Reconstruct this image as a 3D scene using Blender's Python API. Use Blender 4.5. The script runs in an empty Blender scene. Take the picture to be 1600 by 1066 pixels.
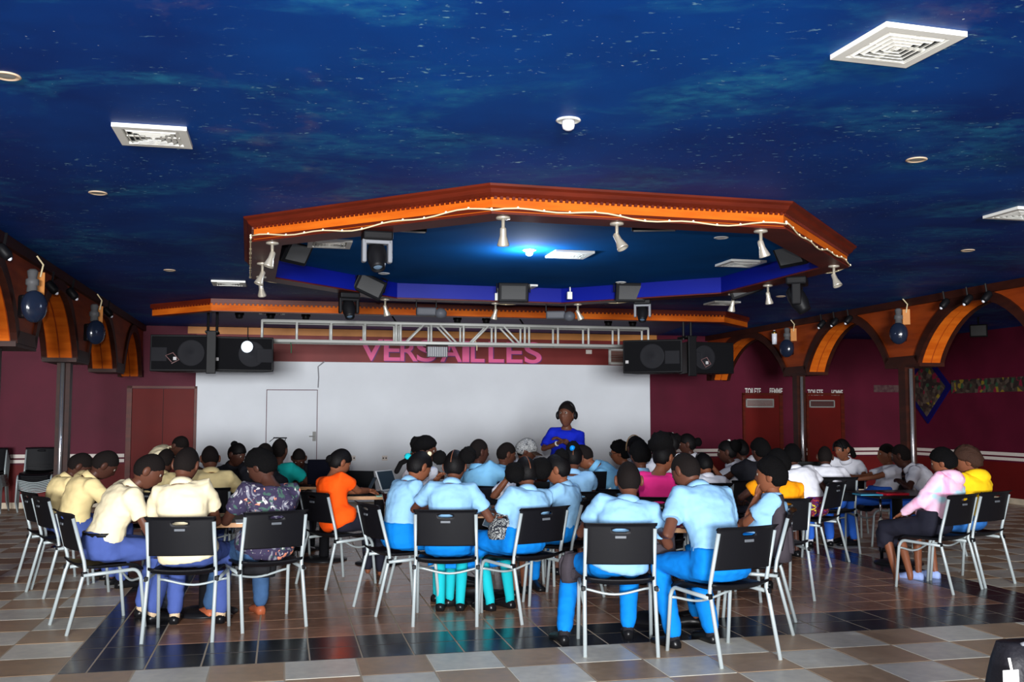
import bpy, bmesh, math, random
import numpy as np
from mathutils import Vector, Matrix, noise
random.seed(7)
C = bpy.context.scene.collection
scene = bpy.context.scene
PI = math.pi
R = math.radians
# ------------------------------------------------------------------ camera, world, lights, exposure
EYE = Vector((0, 0, 1.58))
PITCH = R(4.23)
FPX = 1555.6
cam_d = bpy.data.cameras.new('camera'); cam_d.sensor_width = 36; cam_d.lens = 35.0
cam_d.clip_start = .05; cam_d.clip_end = 200
cam = bpy.data.objects.new('camera', cam_d); C.objects.link(cam)
cam.location = EYE; cam.rotation_euler = (PI/2 + PITCH, 0, 0)
scene.camera = cam
scene.view_settings.view_transform = 'Standard'
scene.view_settings.look = 'None'
scene.view_settings.gamma = 1.0
scene.view_settings.use_curve_mapping = False
scene.view_settings.exposure = 0.0
world = bpy.data.worlds.new('world'); scene.world = world; world.use_nodes = True
world.node_tree.nodes['Background'].inputs[0].default_value = (.80, .90, 1.0, 1)
world.node_tree.nodes['Background'].inputs[1].default_value = .03

def light(name, kind, loc, energy, color=(1, 1, 1), size=.2, size_y=None, target=None, spot=None, blend=.5):
    d = bpy.data.lights.new(name, kind); d.energy = energy; d.color = color
    if kind == 'AREA':
        d.size = size
        if size_y: d.shape = 'RECTANGLE'; d.size_y = size_y
    else:
        d.shadow_soft_size = size
    if spot: d.spot_size = R(spot); d.spot_blend = blend
    o = bpy.data.objects.new(name, d); C.objects.link(o); o.location = loc
    if target is not None:
        o.rotation_euler = (Vector(target) - Vector(loc)).to_track_quat('-Z', 'Y').to_euler()
    return o
# the photographer's flash just above the lens, and a soft fill light added far behind the camera
light('camera_flash', 'SPOT', (-.04, -.05, 1.78), 1050, (1, .98, .95), .03, target=(0, 10, 1.75), spot=100, blend=.6)
light('rear_fill_light', 'AREA', (1.0, -15.0, 1.7), 8200, (.96, .98, 1), 5.0, 2.4, target=(.6, 10, 1.6))

# ------------------------------------------------------------------ where things stand
YAW = R(13.0)                       # the room is turned 13 degrees from the view axis
AX = Vector((math.cos(YAW), math.sin(YAW), 0))      # along the back wall, to the right
BX = Vector((-math.sin(YAW), math.cos(YAW), 0))     # towards the back wall
CEIL = 3.14
WALL0 = Vector((0, 18.9, 0))        # a point of the back wall
def ray(px, py):
    c, s = math.cos(PITCH), math.sin(PITCH)
    d = Vector((0, c, s))*FPX + Vector((1, 0, 0))*(px-800) + Vector((0, -s, c))*(533-py)
    return d.normalized()
def at_z(px, py, z=0.0):
    d = ray(px, py); return EYE + d*((z-EYE.z)/d.z)
def at_y(px, py, y):
    d = ray(px, py); return EYE + d*(y/d.y)
def at_plane(px, py, p, n):
    d = ray(px, py); return EYE + d*((p-EYE).dot(n)/d.dot(n))
def on_wall(px, py, off=0.0):
    return at_plane(px, py, WALL0 - BX*off, BX)
def room(p):                        # room coordinates (u along the wall, v towards it, z)
    q = Vector(p) - WALL0
    return Vector((q.dot(AX), q.dot(BX), p[2]))
def W(u, v, z=0.0):
    return Vector((WALL0.x, WALL0.y, 0)) + AX*u + BX*v + Vector((0, 0, z))

# ------------------------------------------------------------------ materials
def srgb(r, g, b):
    def f(c):
        c /= 255.0
        return c/12.92 if c <= .04045 else ((c+.055)/1.055)**2.4
    return (f(r), f(g), f(b), 1)
MATS = {}
def mat(name, col, rough=.6, metal=0.0, var=0.0, scale=8.0, bump=0.0, bscale=60.0, spec=.22, emit=None, estr=0.0, stretch=None, coords='Object', col2=None):
    if name in MATS: return MATS[name]
    m = bpy.data.materials.new(name); m.use_nodes = True
    nt = m.node_tree; N = nt.nodes; L = nt.links
    b = N['Principled BSDF']
    c = srgb(*col)
    b.inputs['Base Color'].default_value = c
    b.inputs['Roughness'].default_value = rough
    b.inputs['Metallic'].default_value = metal
    b.inputs['Specular IOR Level'].default_value = spec
    if var or bump or col2:
        tc = N.new('ShaderNodeTexCoord'); mp = N.new('ShaderNodeMapping')
        L.new(tc.outputs[coords], mp.inputs[0])
        if stretch: mp.inputs['Scale'].default_value = stretch
    if var or col2:
        no = N.new('ShaderNodeTexNoise'); no.inputs['Scale'].default_value = scale; no.inputs['Detail'].default_value = 5
        L.new(mp.outputs[0], no.inputs[0])
        rp = N.new('ShaderNodeValToRGB')
        c2 = srgb(*col2) if col2 else tuple(max(0, x*(1-var)) for x in c[:3])+(1,)
        c1 = c if col2 else tuple(min(1, x*(1+var)) for x in c[:3])+(1,)
        rp.color_ramp.elements[0].position = .33; rp.color_ramp.elements[1].position = .67
        rp.color_ramp.elements[0].color = c2; rp.color_ramp.elements[1].color = c1
        L.new(no.outputs['Fac'], rp.inputs[0]); L.new(rp.outputs[0], b.inputs['Base Color'])
    if bump:
        n2 = N.new('ShaderNodeTexNoise'); n2.inputs['Scale'].default_value = bscale; n2.inputs['Detail'].default_value = 3
        L.new(mp.outputs[0], n2.inputs[0])
        bp = N.new('ShaderNodeBump'); bp.inputs['Strength'].default_value = bump; bp.inputs['Distance'].default_value = .01
        L.new(n2.outputs['Fac'], bp.inputs['Height']); L.new(bp.outputs[0], b.inputs['Normal'])
    if emit:
        b.inputs['Emission Color'].default_value = srgb(*emit); b.inputs['Emission Strength'].default_value = estr
    MATS[name] = m
    return m

# ------------------------------------------------------------------ mesh builder
class MB:
    def __init__(s): s.v = []; s.f = []
    def add(s, vs, fs, M=None):
        k = len(s.v)
        if M is not None: vs = [M @ Vector(p) for p in vs]
        s.v.extend([tuple(p) for p in vs]); s.f.extend([tuple(i+k for i in f) for f in fs])
        return s
    def box(s, c, d, rz=0.0, M=None, taper=1.0):
        x, y, z = d[0]/2, d[1]/2, d[2]/2
        vs = [(-x*taper, -y*taper, -z), (x*taper, -y*taper, -z), (x*taper, y*taper, -z), (-x*taper, y*taper, -z), (-x, -y, z), (x, -y, z), (x, y, z), (-x, y, z)]
        T = Matrix.Translation(c) @ Matrix.Rotation(rz, 4, 'Z')
        if M is not None: T = M @ T
        return s.add(vs, [(0, 3, 2, 1), (4, 5, 6, 7), (0, 1, 5, 4), (1, 2, 6, 5), (2, 3, 7, 6), (3, 0, 4, 7)], T)
    def rbox(s, c, d, b=.01, rz=0.0, M=None):          # box with chamfered edges
        bm = bmesh.new(); bmesh.ops.create_cube(bm, size=1.0)
        bmesh.ops.scale(bm, vec=d, verts=bm.verts)
        bmesh.ops.bevel(bm, geom=bm.edges[:], offset=b, segments=2, affect='EDGES', profile=.5)
        T = Matrix.Translation(c) @ Matrix.Rotation(rz, 4, 'Z')
        if M is not None: T = M @ T
        bm.verts.index_update()
        s.add([v.co for v in bm.verts], [[v.index for v in f.verts] for f in bm.faces], T); bm.free()
        return s
    def loft(s, rings, cap=True, closed=False):
        n = len(rings[0]); k = len(s.v)
        for r in rings: s.v.extend([tuple(p) for p in r])
        m = len(rings)
        for i in range(m if closed else m-1):
            a, b = k+i*n, k+((i+1) % m)*n
            for j in range(n):
                j2 = (j+1) % n
                s.f.append((a+j, a+j2, b+j2, b+j))
        if cap and not closed:
            s.f.append(tuple(k+j for j in reversed(range(n)))); s.f.append(tuple(k+(m-1)*n+j for j in range(n)))
        return s
    def tube(s, pts, r, n=8, cap=True, sx=1.0, ref=None, round_ends=False):
        pts = [Vector(p) for p in pts]; m = len(pts)
        rs = [r]*m if not hasattr(r, '__len__') else list(r)
        if round_ends:
            d0 = (pts[0]-pts[1]).normalized(); d1 = (pts[-1]-pts[-2]).normalized()
            a, b = rs[0], rs[-1]
            pa, pb = pts[0], pts[-1]
            pts = [pa+d0*a*.95, pa+d0*a*.7] + pts + [pb+d1*b*.7, pb+d1*b*.95]
            rs = [a*.25, a*.72] + rs + [b*.72, b*.25]; m = len(pts)
        rings = []; up = Vector(ref) if ref is not None else None
        for i in range(m):
            t = (pts[min(i+1, m-1)]-pts[max(i-1, 0)]).normalized()
            if up is None:
                up = Vector((0, 0, 1)) if abs(t.z) < .9 else Vector((0, 1, 0))
            u = t.cross(up)
            if u.length < 1e-5: u = t.cross(Vector((1, 0, 0)))
            u.normalize(); w = u.cross(t).normalized()
            if ref is None: up = w
            rings.append([pts[i] + (u*math.cos(2*PI*j/n)*sx + w*math.sin(2*PI*j/n))*rs[i] for j in range(n)])
        return s.loft(rings, cap)
    def lathe(s, prof, n=20, M=None, cap=True):
        rings = [[Vector((r*math.cos(2*PI*j/n), r*math.sin(2*PI*j/n), z)) for j in range(n)] for r, z in prof]
        if M is not None: rings = [[M @ p for p in r] for r in rings]
        return s.loft(rings, cap)
    def ball(s, c, r, n=12, m=8, M=None, wob=0.0, seed=0):
        vs = []; c = Vector(c); rr = (r, r, r) if not hasattr(r, '__len__') else r
        vs.append(Vector((0, 0, 1)))
        for i in range(1, m):
            a = PI*i/m
            for j in range(n): vs.append(Vector((math.sin(a)*math.cos(2*PI*j/n), math.sin(a)*math.sin(2*PI*j/n), math.cos(a))))
        vs.append(Vector((0, 0, -1)))
        fs = [(0, 1+j, 1+(j+1) % n) for j in range(n)]
        for i in range(m-2):
            a = 1+i*n; b = a+n
            fs += [(a+j, b+j, b+(j+1) % n, a+(j+1) % n) for j in range(n)]
        a = 1+(m-2)*n
        fs += [(len(vs)-1, a+(j+1) % n, a+j) for j in range(n)]
        if wob: vs = [p*(1+wob*noise.noise(p*4+Vector((seed, seed*2, 0)))) for p in vs]
        vs = [Vector((p.x*rr[0], p.y*rr[1], p.z*rr[2])) for p in vs]
        if M is not None: vs = [M @ p for p in vs]
        return s.add([p+c for p in vs], fs)
    def prism(s, poly, d, M=None):                     # polygon in xy (counter-clockwise), from z=0 to z=d
        n = len(poly)
        vs = [(x, y, 0) for x, y in poly] + [(x, y, d) for x, y in poly]
        fs = [tuple(reversed(range(n))), tuple(range(n, 2*n))] + [(i, (i+1) % n, n+(i+1) % n, n+i) for i in range(n)]
        return s.add(vs, fs, M)
    def sheet(s, fn, nu, nv, th, holes=()):            # solid sheet: fn(a,b)->(point, normal); holes = set of (i,j) cells left open
        k = len(s.v)
        P = [[fn(i/nu, j/nv) for j in range(nv+1)] for i in range(nu+1)]
        for side in (0, 1):
            for i in range(nu+1):
                for j in range(nv+1):
                    p, nr = P[i][j]; s.v.append(tuple(Vector(p)+Vector(nr)*(th*(.5-side))))
        off = (nu+1)*(nv+1)
        id_ = lambda i, j: k+i*(nv+1)+j
        holes = set(holes)
        for i in range(nu):
            for j in range(nv):
                if (i, j) in holes: continue
                q = (id_(i, j), id_(i+1, j), id_(i+1, j+1), id_(i, j+1))
                s.f.append(q); s.f.append(tuple(x+off for x in reversed(q)))
                for (di, dj, e) in ((-1, 0, (3, 0)), (1, 0, (1, 2)), (0, -1, (0, 1)), (0, 1, (2, 3))):
                    a, b = i+di, j+dj
                    if a < 0 or b < 0 or a >= nu or b >= nv or (a, b) in holes:
                        x, y = q[e[0]], q[e[1]]
                        s.f.append((y, x, x+off, y+off))
        return s
    def mesh(s, name, m, smooth=False):
        me = bpy.data.meshes.new(name); me.from_pydata(s.v, [], s.f)
        if m is not None: me.materials.append(m)
        me.validate()
        bm = bmesh.new(); bm.from_mesh(me); bmesh.ops.recalc_face_normals(bm, faces=bm.faces); bm.to_mesh(me); bm.free()
        if smooth: me.polygons.foreach_set('use_smooth', [True]*len(me.polygons))
        me.update()
        return me
    def build(s, name, m, parent=None, smooth=False, angle=None):
        me = s.mesh(name, m, smooth or angle is not None)
        if angle is not None: me.set_sharp_from_angle(angle=R(angle))
        o = bpy.data.objects.new(name, me); C.objects.link(o)
        if parent is not None: o.parent = parent
        return o

def thing(name, label, cat, loc=(0, 0, 0), rz=0.0, group=None):
    o = bpy.data.objects.new(name, None); C.objects.link(o)
    o.empty_display_size = .1; o.location = loc; o.rotation_euler = (0, 0, rz)
    o['label'] = label; o['category'] = cat
    if group: o['group'] = group
    return o
def tag(o, label, cat, group=None):
    o['label'] = label; o['category'] = cat
    if group: o['group'] = group
    return o
def struct(o): o['kind'] = 'structure'; return o
def stuff(o): o['kind'] = 'stuff'; return o
def kids(o): return list(o.children)
def dup(root, loc, rz, label, group=None, rot=None):
    def cp(o, parent):
        c = o.copy(); C.objects.link(c)
        if parent is not None:
            c.parent = parent; c.matrix_parent_inverse = o.matrix_parent_inverse.copy()
        for k in kids(o): cp(k, c)
        return c
    r = cp(root, None); r.location = loc; r.rotation_euler = rot if rot is not None else (0, 0, rz)
    r['label'] = label
    if group: r['group'] = group
    return r
def rail(o, b=.004):
    md = o.modifiers.new('b', 'BEVEL'); md.width = b; md.segments = 2; return o
# ================================================================== THE ROOM
M_grout = mat('grout', (196, 178, 152), .8)
def tile_mat(name, col, var, rough):
    m = bpy.data.materials.new(name); m.use_nodes = True
    nt = m.node_tree; N = nt.nodes; L = nt.links; b = N['Principled BSDF']
    oi = N.new('ShaderNodeObjectInfo'); tc = N.new('ShaderNodeTexCoord'); geo = N.new('ShaderNodeNewGeometry')
    n1 = N.new('ShaderNodeTexNoise'); n1.inputs['Scale'].default_value = 2.3; n1.inputs['Detail'].default_value = 6
    n2 = N.new('ShaderNodeTexNoise'); n2.inputs['Scale'].default_value = 14; n2.inputs['Detail'].default_value = 4
    L.new(geo.outputs['Position'], n1.inputs[0]); L.new(geo.outputs['Position'], n2.inputs[0])
    ad = N.new('ShaderNodeMath'); ad.operation = 'ADD'; L.new(n1.outputs['Fac'], ad.inputs[0]); L.new(n2.outputs['Fac'], ad.inputs[1])
    mu = N.new('ShaderNodeMath'); mu.operation = 'MULTIPLY_ADD'; mu.inputs[1].default_value = .5; L.new(oi.outputs['Random'], mu.inputs[0]); L.new(ad.outputs[0], mu.inputs[2])
    rp = N.new('ShaderNodeValToRGB'); c = srgb(*col)
    rp.color_ramp.elements[0].position = .7; rp.color_ramp.elements[1].position = 1.65/1.0 if False else 1.0
    mr = N.new('ShaderNodeMapRange'); mr.inputs['From Min'].default_value = .65; mr.inputs['From Max'].default_value = 1.75
    L.new(mu.outputs[0], mr.inputs['Value'])
    rp.color_ramp.elements[0].position = 0.0
    rp.color_ramp.elements[0].color = tuple(x*(1-var) for x in c[:3])+(1,); rp.color_ramp.elements[1].color = tuple(min(1, x*(1+var)) for x in c[:3])+(1,)
    L.new(mr.outputs[0], rp.inputs[0]); L.new(rp.outputs[0], b.inputs['Base Color'])
    r2 = N.new('ShaderNodeMapRange'); r2.inputs['To Min'].default_value = rough*.75; r2.inputs['To Max'].default_value = rough*1.4
    L.new(n2.outputs['Fac'], r2.inputs['Value']); L.new(r2.outputs[0], b.inputs['Roughness']); b.inputs['Specular IOR Level'].default_value = .34
    return m
TM = {'brown': tile_mat('tile_brown', (186, 156, 124), .32, .34), 'light': tile_mat('tile_grey', (228, 222, 204), .25, .34),
      'dark': tile_mat('tile_black', (40, 40, 44), .5, .2), 'dance': tile_mat('tile_dance_brown', (160, 116, 90), .38, .22)}
floor = struct(MB().box((0, 0, -.0515), (24, 30, .1), 0, Matrix.Translation(W(-.8, -9.5)) @ Matrix.Rotation(YAW, 4, 'Z')).build('floor', M_grout))
O = at_z(88, 1054)
OB = Matrix.Translation(O) @ Matrix.Rotation(YAW, 4, 'Z')
tD, tO = .337, .452
def inv_tile(p): return OB.inverted() @ p
aR = inv_tile(at_z(1510, 930)).x
nC = int(round((aR - 1.5*tD)/tD)); aR = 1.5*tD + nC*tD; a1 = aR + 1.5*tD
b0 = 2*tD; nR = 21; bR = b0 + nR*tD; b1 = bR + 2*tD
tiles = []                                            # (a0, a1, b0, b1, kind)
cols = [0, .5*tD] + [1.5*tD + i*tD for i in range(nC+1)] + [aR + tD, a1]
rows = [0, tD] + [b0 + i*tD for i in range(nR+1)] + [bR + tD, b1]
for i in range(len(cols)-1):
    for j in range(len(rows)-1):
        band = cols[i] < 1.4*tD or cols[i] > aR - .01 or rows[j] < 1.9*tD or rows[j] > bR - .01
        tiles.append((cols[i], cols[i+1], rows[j], rows[j+1], 'dark' if band else 'dance'))
lim_u0, lim_u1, lim_v0, lim_v1 = -10.4, 8.45, -19.0, 0.0
for i in range(-25, 36):
    for j in range(-14, 45):
        x0, x1, y0, y1 = i*tO, (i+1)*tO, j*tO, (j+1)*tO
        k = 'brown' if (i+j) % 2 else 'light'
        c = room(OB @ Vector(((x0+x1)/2, (y0+y1)/2, 0)))
        if not (lim_u0 < c.x-.22 and c.x+.22 < lim_u1 and lim_v0 < c.y and c.y+.22 < lim_v1): continue
        # cut away what the dance floor covers
        if x1 <= 0 or x0 >= a1 or y1 <= 0 or y0 >= b1: tiles.append((x0, x1, y0, y1, k)); continue
        if x0 < a1 < x1 and y0 < b1: tiles.append((a1, x1, y0, min(y1, b1), k))
        if y0 < b1 < y1: tiles.append((x0, x1, b1, y1, k))
def proj_area(t):
    ps = []
    for x, y in ((t[0], t[2]), (t[1], t[2]), (t[1], t[3]), (t[0], t[3])):
        p = OB @ Vector((x, y, 0)) - EYE
        c, s = math.cos(PITCH), math.sin(PITCH)
        d = p.y*c + p.z*s
        if d < .3: return 0
        ps.append((800+FPX*p.x/d, 533-FPX*(-p.y*s+p.z*c)/d))
    cx = sum(p[0] for p in ps)/4; cy = sum(p[1] for p in ps)/4
    if not (-30 < cx < 1630 and cy < 1085): return 0
    return abs(sum(ps[i][0]*ps[(i+1) % 4][1]-ps[(i+1) % 4][0]*ps[i][1] for i in range(4)))/2
tiles.sort(key=proj_area, reverse=True)
def tile_geo(mb, x0, x1, y0, y1, M=None):
    g, h = .004, .0025
    x0 += g; x1 -= g; y0 += g; y1 -= g
    q = [(x0, y0), (x1, y0), (x1, y1), (x0, y1)]; e = .003
    top = [(x0+e, y0+e, 0), (x1-e, y0+e, 0), (x1-e, y1-e, 0), (x0+e, y1-e, 0)]
    mid = [(x, y, -h) for x, y in q]; bot = [(x, y, -.012) for x, y in q]
    fs = [(0, 1, 2, 3)]
    for k in range(4): fs += [(4+k, 4+(k+1) % 4, (k+1) % 4, k), (8+k, 8+(k+1) % 4, 4+(k+1) % 4, 4+k)]
    mb.add(top+mid+bot, fs, M)
tmesh = {}; rest = {}
for n, t in enumerate(tiles):
    if n < 300 and proj_area(t) > 0:
        w, d = t[1]-t[0], t[3]-t[2]
        key = (round(w, 3), round(d, 3), t[4])
        if key not in tmesh:
            mb = MB(); tile_geo(mb, -w/2, w/2, -d/2, d/2); tmesh[key] = mb.mesh('tile', TM[t[4]])
        o = bpy.data.objects.new('tile', tmesh[key]); C.objects.link(o); o.parent = floor
        o.matrix_world = OB @ Matrix.Translation(((t[0]+t[1])/2, (t[2]+t[3])/2, random.uniform(-.0006, .0006)))
    else:
        tile_geo(rest.setdefault(t[4], MB()), *t[:4], M=OB)
for k, mb in rest.items(): stuff(mb.build('tiling', TM[k], floor))

# ---------------------------------------------------------------- ceiling: a painted night sky
def galaxy():
    m = bpy.data.materials.new('painted_night_sky'); m.use_nodes = True
    nt = m.node_tree; N = nt.nodes; L = nt.links; b = N['Principled BSDF']; b.inputs['Roughness'].default_value = .6; b.inputs['Specular IOR Level'].default_value = .12
    geo = N.new('ShaderNodeNewGeometry')
    def noise_(scale, det, dist=0.0, off=(0, 0, 0), sc=(1, 1, 1)):
        mp = N.new('ShaderNodeMapping'); mp.inputs['Location'].default_value = off; mp.inputs['Scale'].default_value = sc
        L.new(geo.outputs['Position'], mp.inputs[0])
        n = N.new('ShaderNodeTexNoise'); n.inputs['Scale'].default_value = scale; n.inputs['Detail'].default_value = det; n.inputs['Distortion'].default_value = dist
        n.inputs['Roughness'].default_value = .62
        L.new(mp.outputs[0], n.inputs[0]); return n.outputs['Fac']
    def ramp(v, p0, p1):
        r = N.new('ShaderNodeMapRange'); r.inputs['From Min'].default_value = p0; r.inputs['From Max'].default_value = p1; r.clamp = True
        L.new(v, r.inputs['Value']); return r.outputs[0]
    def mixc(f, a, c):
        x = N.new('ShaderNodeMix'); x.data_type = 'RGBA'
        if isinstance(a, tuple): x.inputs['A'].default_value = a
        else: L.new(a, x.inputs['A'])
        x.inputs['B'].default_value = c; L.new(f, x.inputs['Factor']); return x.outputs['Result']
    def mul(a, c):
        x = N.new('ShaderNodeMath'); x.operation = 'MULTIPLY'; L.new(a, x.inputs[0])
        if isinstance(c, float): x.inputs[1].default_value = c
        else: L.new(c, x.inputs[1])
        return x.outputs[0]
    base = mixc(ramp(noise_(.5, 4), .35, .7), srgb(0, 44, 114), srgb(0, 72, 154))
    mott = ramp(noise_(7, 12, .2, (1, 3, 0), (1, 1.5, 1)), .36, .62)
    c1 = mixc(mul(mul(ramp(noise_(.75, 10, .6, (3, 1, 0), (1, 1.6, 1)), .5, .68), mott), .95), base, srgb(36, 118, 160))
    c2 = mixc(mul(mul(ramp(noise_(.6, 9, .5, (9, 4, 0)), .6, .72), mott), .6), c1, srgb(120, 100, 120))
    c3 = mixc(mul(ramp(noise_(.55, 5, .3, (-4, 7, 0)), .55, .72), .45), c2, srgb(0, 9, 40))
    stars = mul(ramp(noise_(17, 3, 0, (1, 0, 0), (1, 1.8, 1)), .645, .715), ramp(noise_(.9, 5, .4, (5, 5, 0)), .45, .6))
    c4 = mixc(mul(stars, .75), c3, srgb(150, 196, 205))
    s2 = mul(ramp(noise_(38, 2, 0, (2, 2, 0)), .73, .78), ramp(noise_(.7, 3, 0, (7, 0, 0)), .42, .6))
    c5 = mixc(mul(s2, .8), c4, srgb(225, 235, 235))
    L.new(c5, b.inputs['Base Color'])
    return m
M_sky = galaxy()
ceiling = struct(MB().box((0, 0, .05), (24, 30, .1), 0, Matrix.Translation(W(-.8, -9.5, CEIL)) @ Matrix.Rotation(YAW, 4, 'Z')).build('ceiling', M_sky))

# ---------------------------------------------------------------- walls
RZ = Matrix.Rotation(YAW, 4, 'Z')
def slab(mb, u0, u1, v0, v1, z0, z1):
    c = W((u0+u1)/2, (v0+v1)/2, (z0+z1)/2)
    return mb.box(c, (u1-u0, v1-v0, z1-z0), YAW)
M_maroon = mat('maroon_paint', (84, 15, 38), .6, var=.14, scale=1.6, bump=.05, bscale=120)
M_maroon2 = mat('deep_red_paint', (94, 14, 14), .6, var=.14, scale=1.6)
M_white = mat('white_wall_paint', (216, 220, 226), .6, var=.04, scale=1.2)
M_head = mat('red_brown_paint', (116, 38, 36), .5, var=.1, scale=2)
M_door = mat('dark_red_door', (96, 13, 8), .6, var=.1, scale=2)
M_strip = mat('strip_white', (214, 204, 196), .6)
M_base = mat('baseboard_cream', (196, 182, 160), .5, var=.1, scale=5)
M_wood = None
def wood(name, c1, c2, rough=.4, axis=(1, 14, 14)):
    return mat(name, c1, rough, col2=c2, scale=1.6, stretch=axis, coords='Generated')
M_orange = mat('orange_wood', (158, 66, 20), .5, col2=(128, 48, 13), scale=1.3, stretch=(1.2, 1.2, 9))
M_orange2 = mat('orange_wood_board', (206, 102, 24), .6, spec=.1, col2=(182, 80, 14), scale=1.5, stretch=(1.5, 1.5, 10))
M_crown = mat('red_brown_wood', (96, 30, 13), .45, col2=(74, 21, 9), scale=1.6, stretch=(1.5, 1.5, 10))
M_darkwood = mat('dark_brown_wood', (58, 24, 14), .5, col2=(42, 16, 10), scale=1.5, stretch=(2, 2, 8))
M_tan = mat('tan_wood', (196, 130, 70), .5, var=.12, scale=2)
M_groove = mat('groove_shadow_gap', (38, 34, 34), .8)
u_of = lambda px: room(on_wall(px, 640)).x
z_of = lambda px, py: on_wall(px, py).z
uL, uW0, uW1 = u_of(205), u_of(305), u_of(1015)
zW = 2.535; zS = .83
back = struct(slab(MB(), -10.4, 8.6, 0, .25, 0, CEIL).build('wall_back', M_maroon))
red = struct(slab(MB(), -10.4, uL-.01, -.012, 0, .0, zS-.1).build('wall_back_lower_left', M_maroon2))
struct(slab(MB(), uW1, 8.45, -.012, 0, .0, zS-.1).build('wall_back_lower_right', M_maroon2))
# white stage wall with a flush door leaf, a hair of a gap round it
dU0, dU1, dZ = u_of(417), u_of(495), z_of(455, 610)
mb = MB(); g = .012
slab(mb, uW0, dU0-g, -.03, 0, 0, zW); slab(mb, dU1+g, uW1, -.03, 0, 0, zW); slab(mb, dU0-g, dU1+g, -.03, 0, dZ+g, zW)
struct(mb.build('wall_stage', M_white))
dr = struct(slab(MB(), dU0, dU1, -.027, -.001, .012, dZ).build('door_1', M_white))
hk = on_wall(491, 682, .04); hb = MB()
hb.rbox(hk, (.06, .012, .17), .004, YAW); hb.tube([hk-BX*.01, hk-BX*.05], .012); hb.tube([hk-BX*.05, hk-BX*.055-AX*.09], .01)
hb.build('door_handle', mat('steel', (140, 140, 138), .5), dr)
struct(slab(MB(), u_of(305), uW1, -.02, 0, zW, CEIL-.02).build('wall_stage_header', M_head))
struct(slab(MB(), u_of(291), u_of(1026), -.05, -.02, CEIL-.13, CEIL-.005).build('trim_1', M_tan))
# dark red door left of the stage wall
dl = struct(slab(MB(), uL+.02, uW0-.02, -.05, 0, .01, z_of(255, 608)).build('door_2', M_door))
mb = MB(); slab(mb, uL-.07, uL+.015, -.07, 0, 0, z_of(255, 608)+.05); slab(mb, uW0-.015, uW0+.03, -.07, 0, 0, z_of(255, 608)+.05); slab(mb, uL-.07, uW0+.03, -.07, 0, z_of(255, 608)+.008, z_of(255, 608)+.05)
mb.build('door_frame', M_crown, dl)
mid = MB(); slab(mid, (uL+uW0)/2-.004, (uL+uW0)/2+.004, -.052, -.04, .01, z_of(255, 608)); mid.build('door_gap', M_groove, dl)
# white rails along the walls
def rails(name, u0, u1):
    for k, (za, zb) in enumerate(((zS+.015, zS+.075), (zS-.07, zS-.015))):
        struct(slab(MB(), u0, u1, -.03, 0, za, zb).build(name if k == 0 else name, M_strip))
rails('trim_2', -10.4, uL-.09)
tdoors = [(1163, 1216, 1185), (1262, 1312, 1281)]
rails('trim_3', uW1+.02, u_of(1163)-.03); rails('trim_4', u_of(1216)+.05, u_of(1262)-.03); rails('trim_5', u_of(1312)+.05, 8.44)
struct(slab(MB(), -10.4, uL-.09, -.03, 0, 0, .1).build('baseboard_back', M_base))
struct(slab(MB(), u_of(1312)+.05, 8.44, -.03, 0, 0, .1).build('baseboard_back_right', M_base))
M_vent = mat('door_vent_grey', (150, 150, 146), .5); M_ventd = mat('vent_slot', (70, 66, 66), .6)
for n, (pa, pb, pc) in enumerate(tdoors):
    ua, ub = u_of(pa), u_of(pb); zt = z_of(pc, 618)
    d = struct(slab(MB(), ua, ub, -.035, 0, .01, zt).build('door_%d' % (3+n), M_door))
    mb = MB(); slab(mb, ub, ub+.08, -.05, 0, 0, zt+.04); slab(mb, ua-.05, ub+.08, -.05, 0, zt+.004, zt+.05); slab(mb, ua-.05, ua-.004, -.05, 0, 0, zt+.04)
    mb.build('door_frame', M_crown, d)
    p0 = on_wall(1164 if n == 0 else 1263, 637.0 if n == 0 else 637); p1 = on_wall(1207 if n == 0 else 1302, 623.5 if n == 0 else 625.5)
    a, c = room(p0).x, room(p1).x; za, zc = p0.z, p1.z
    mb = MB()
    slab(mb, a, c, -.06, -.035, zc-.02, zc); slab(mb, a, c, -.06, -.035, za, za+.02); slab(mb, a, a+.02, -.06, -.035, za, zc); slab(mb, c-.02, c, -.06, -.035, za, zc)
    v = mb.build('vent_frame', M_vent, d)
    for q in range(5):
        zz = za+.03+(zc-za-.06)*q/4
        slab(MB(), a+.02, c-.02, -.052, -.036, zz-.008, zz+.006).build('vent_slat', M_vent if n == 0 else M_ventd, v)
# right-hand aisle wall
uR = 8.45
wr = struct(slab(MB(), uR, uR+.25, -19, 0, 0, CEIL).build('wall_aisle_right', M_maroon))
struct(slab(MB(), uR-.012, uR, -19, -.02, 0, zS-.1).build('wall_aisle_right_lower', M_maroon2))
for za, zb in ((zS+.015, zS+.075), (zS-.07, zS-.015)):
    struct(slab(MB(), uR-.03, uR, -19, -.02, za, zb).build('trim_6', M_strip))
struct(slab(MB(), uR-.03, uR, -19, -.02, 0, .1).build('baseboard_right', M_base))
struct(slab(MB(), -10.65, -10.4, -19, 0, 0, CEIL).build('wall_aisle_left', M_maroon))
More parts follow.
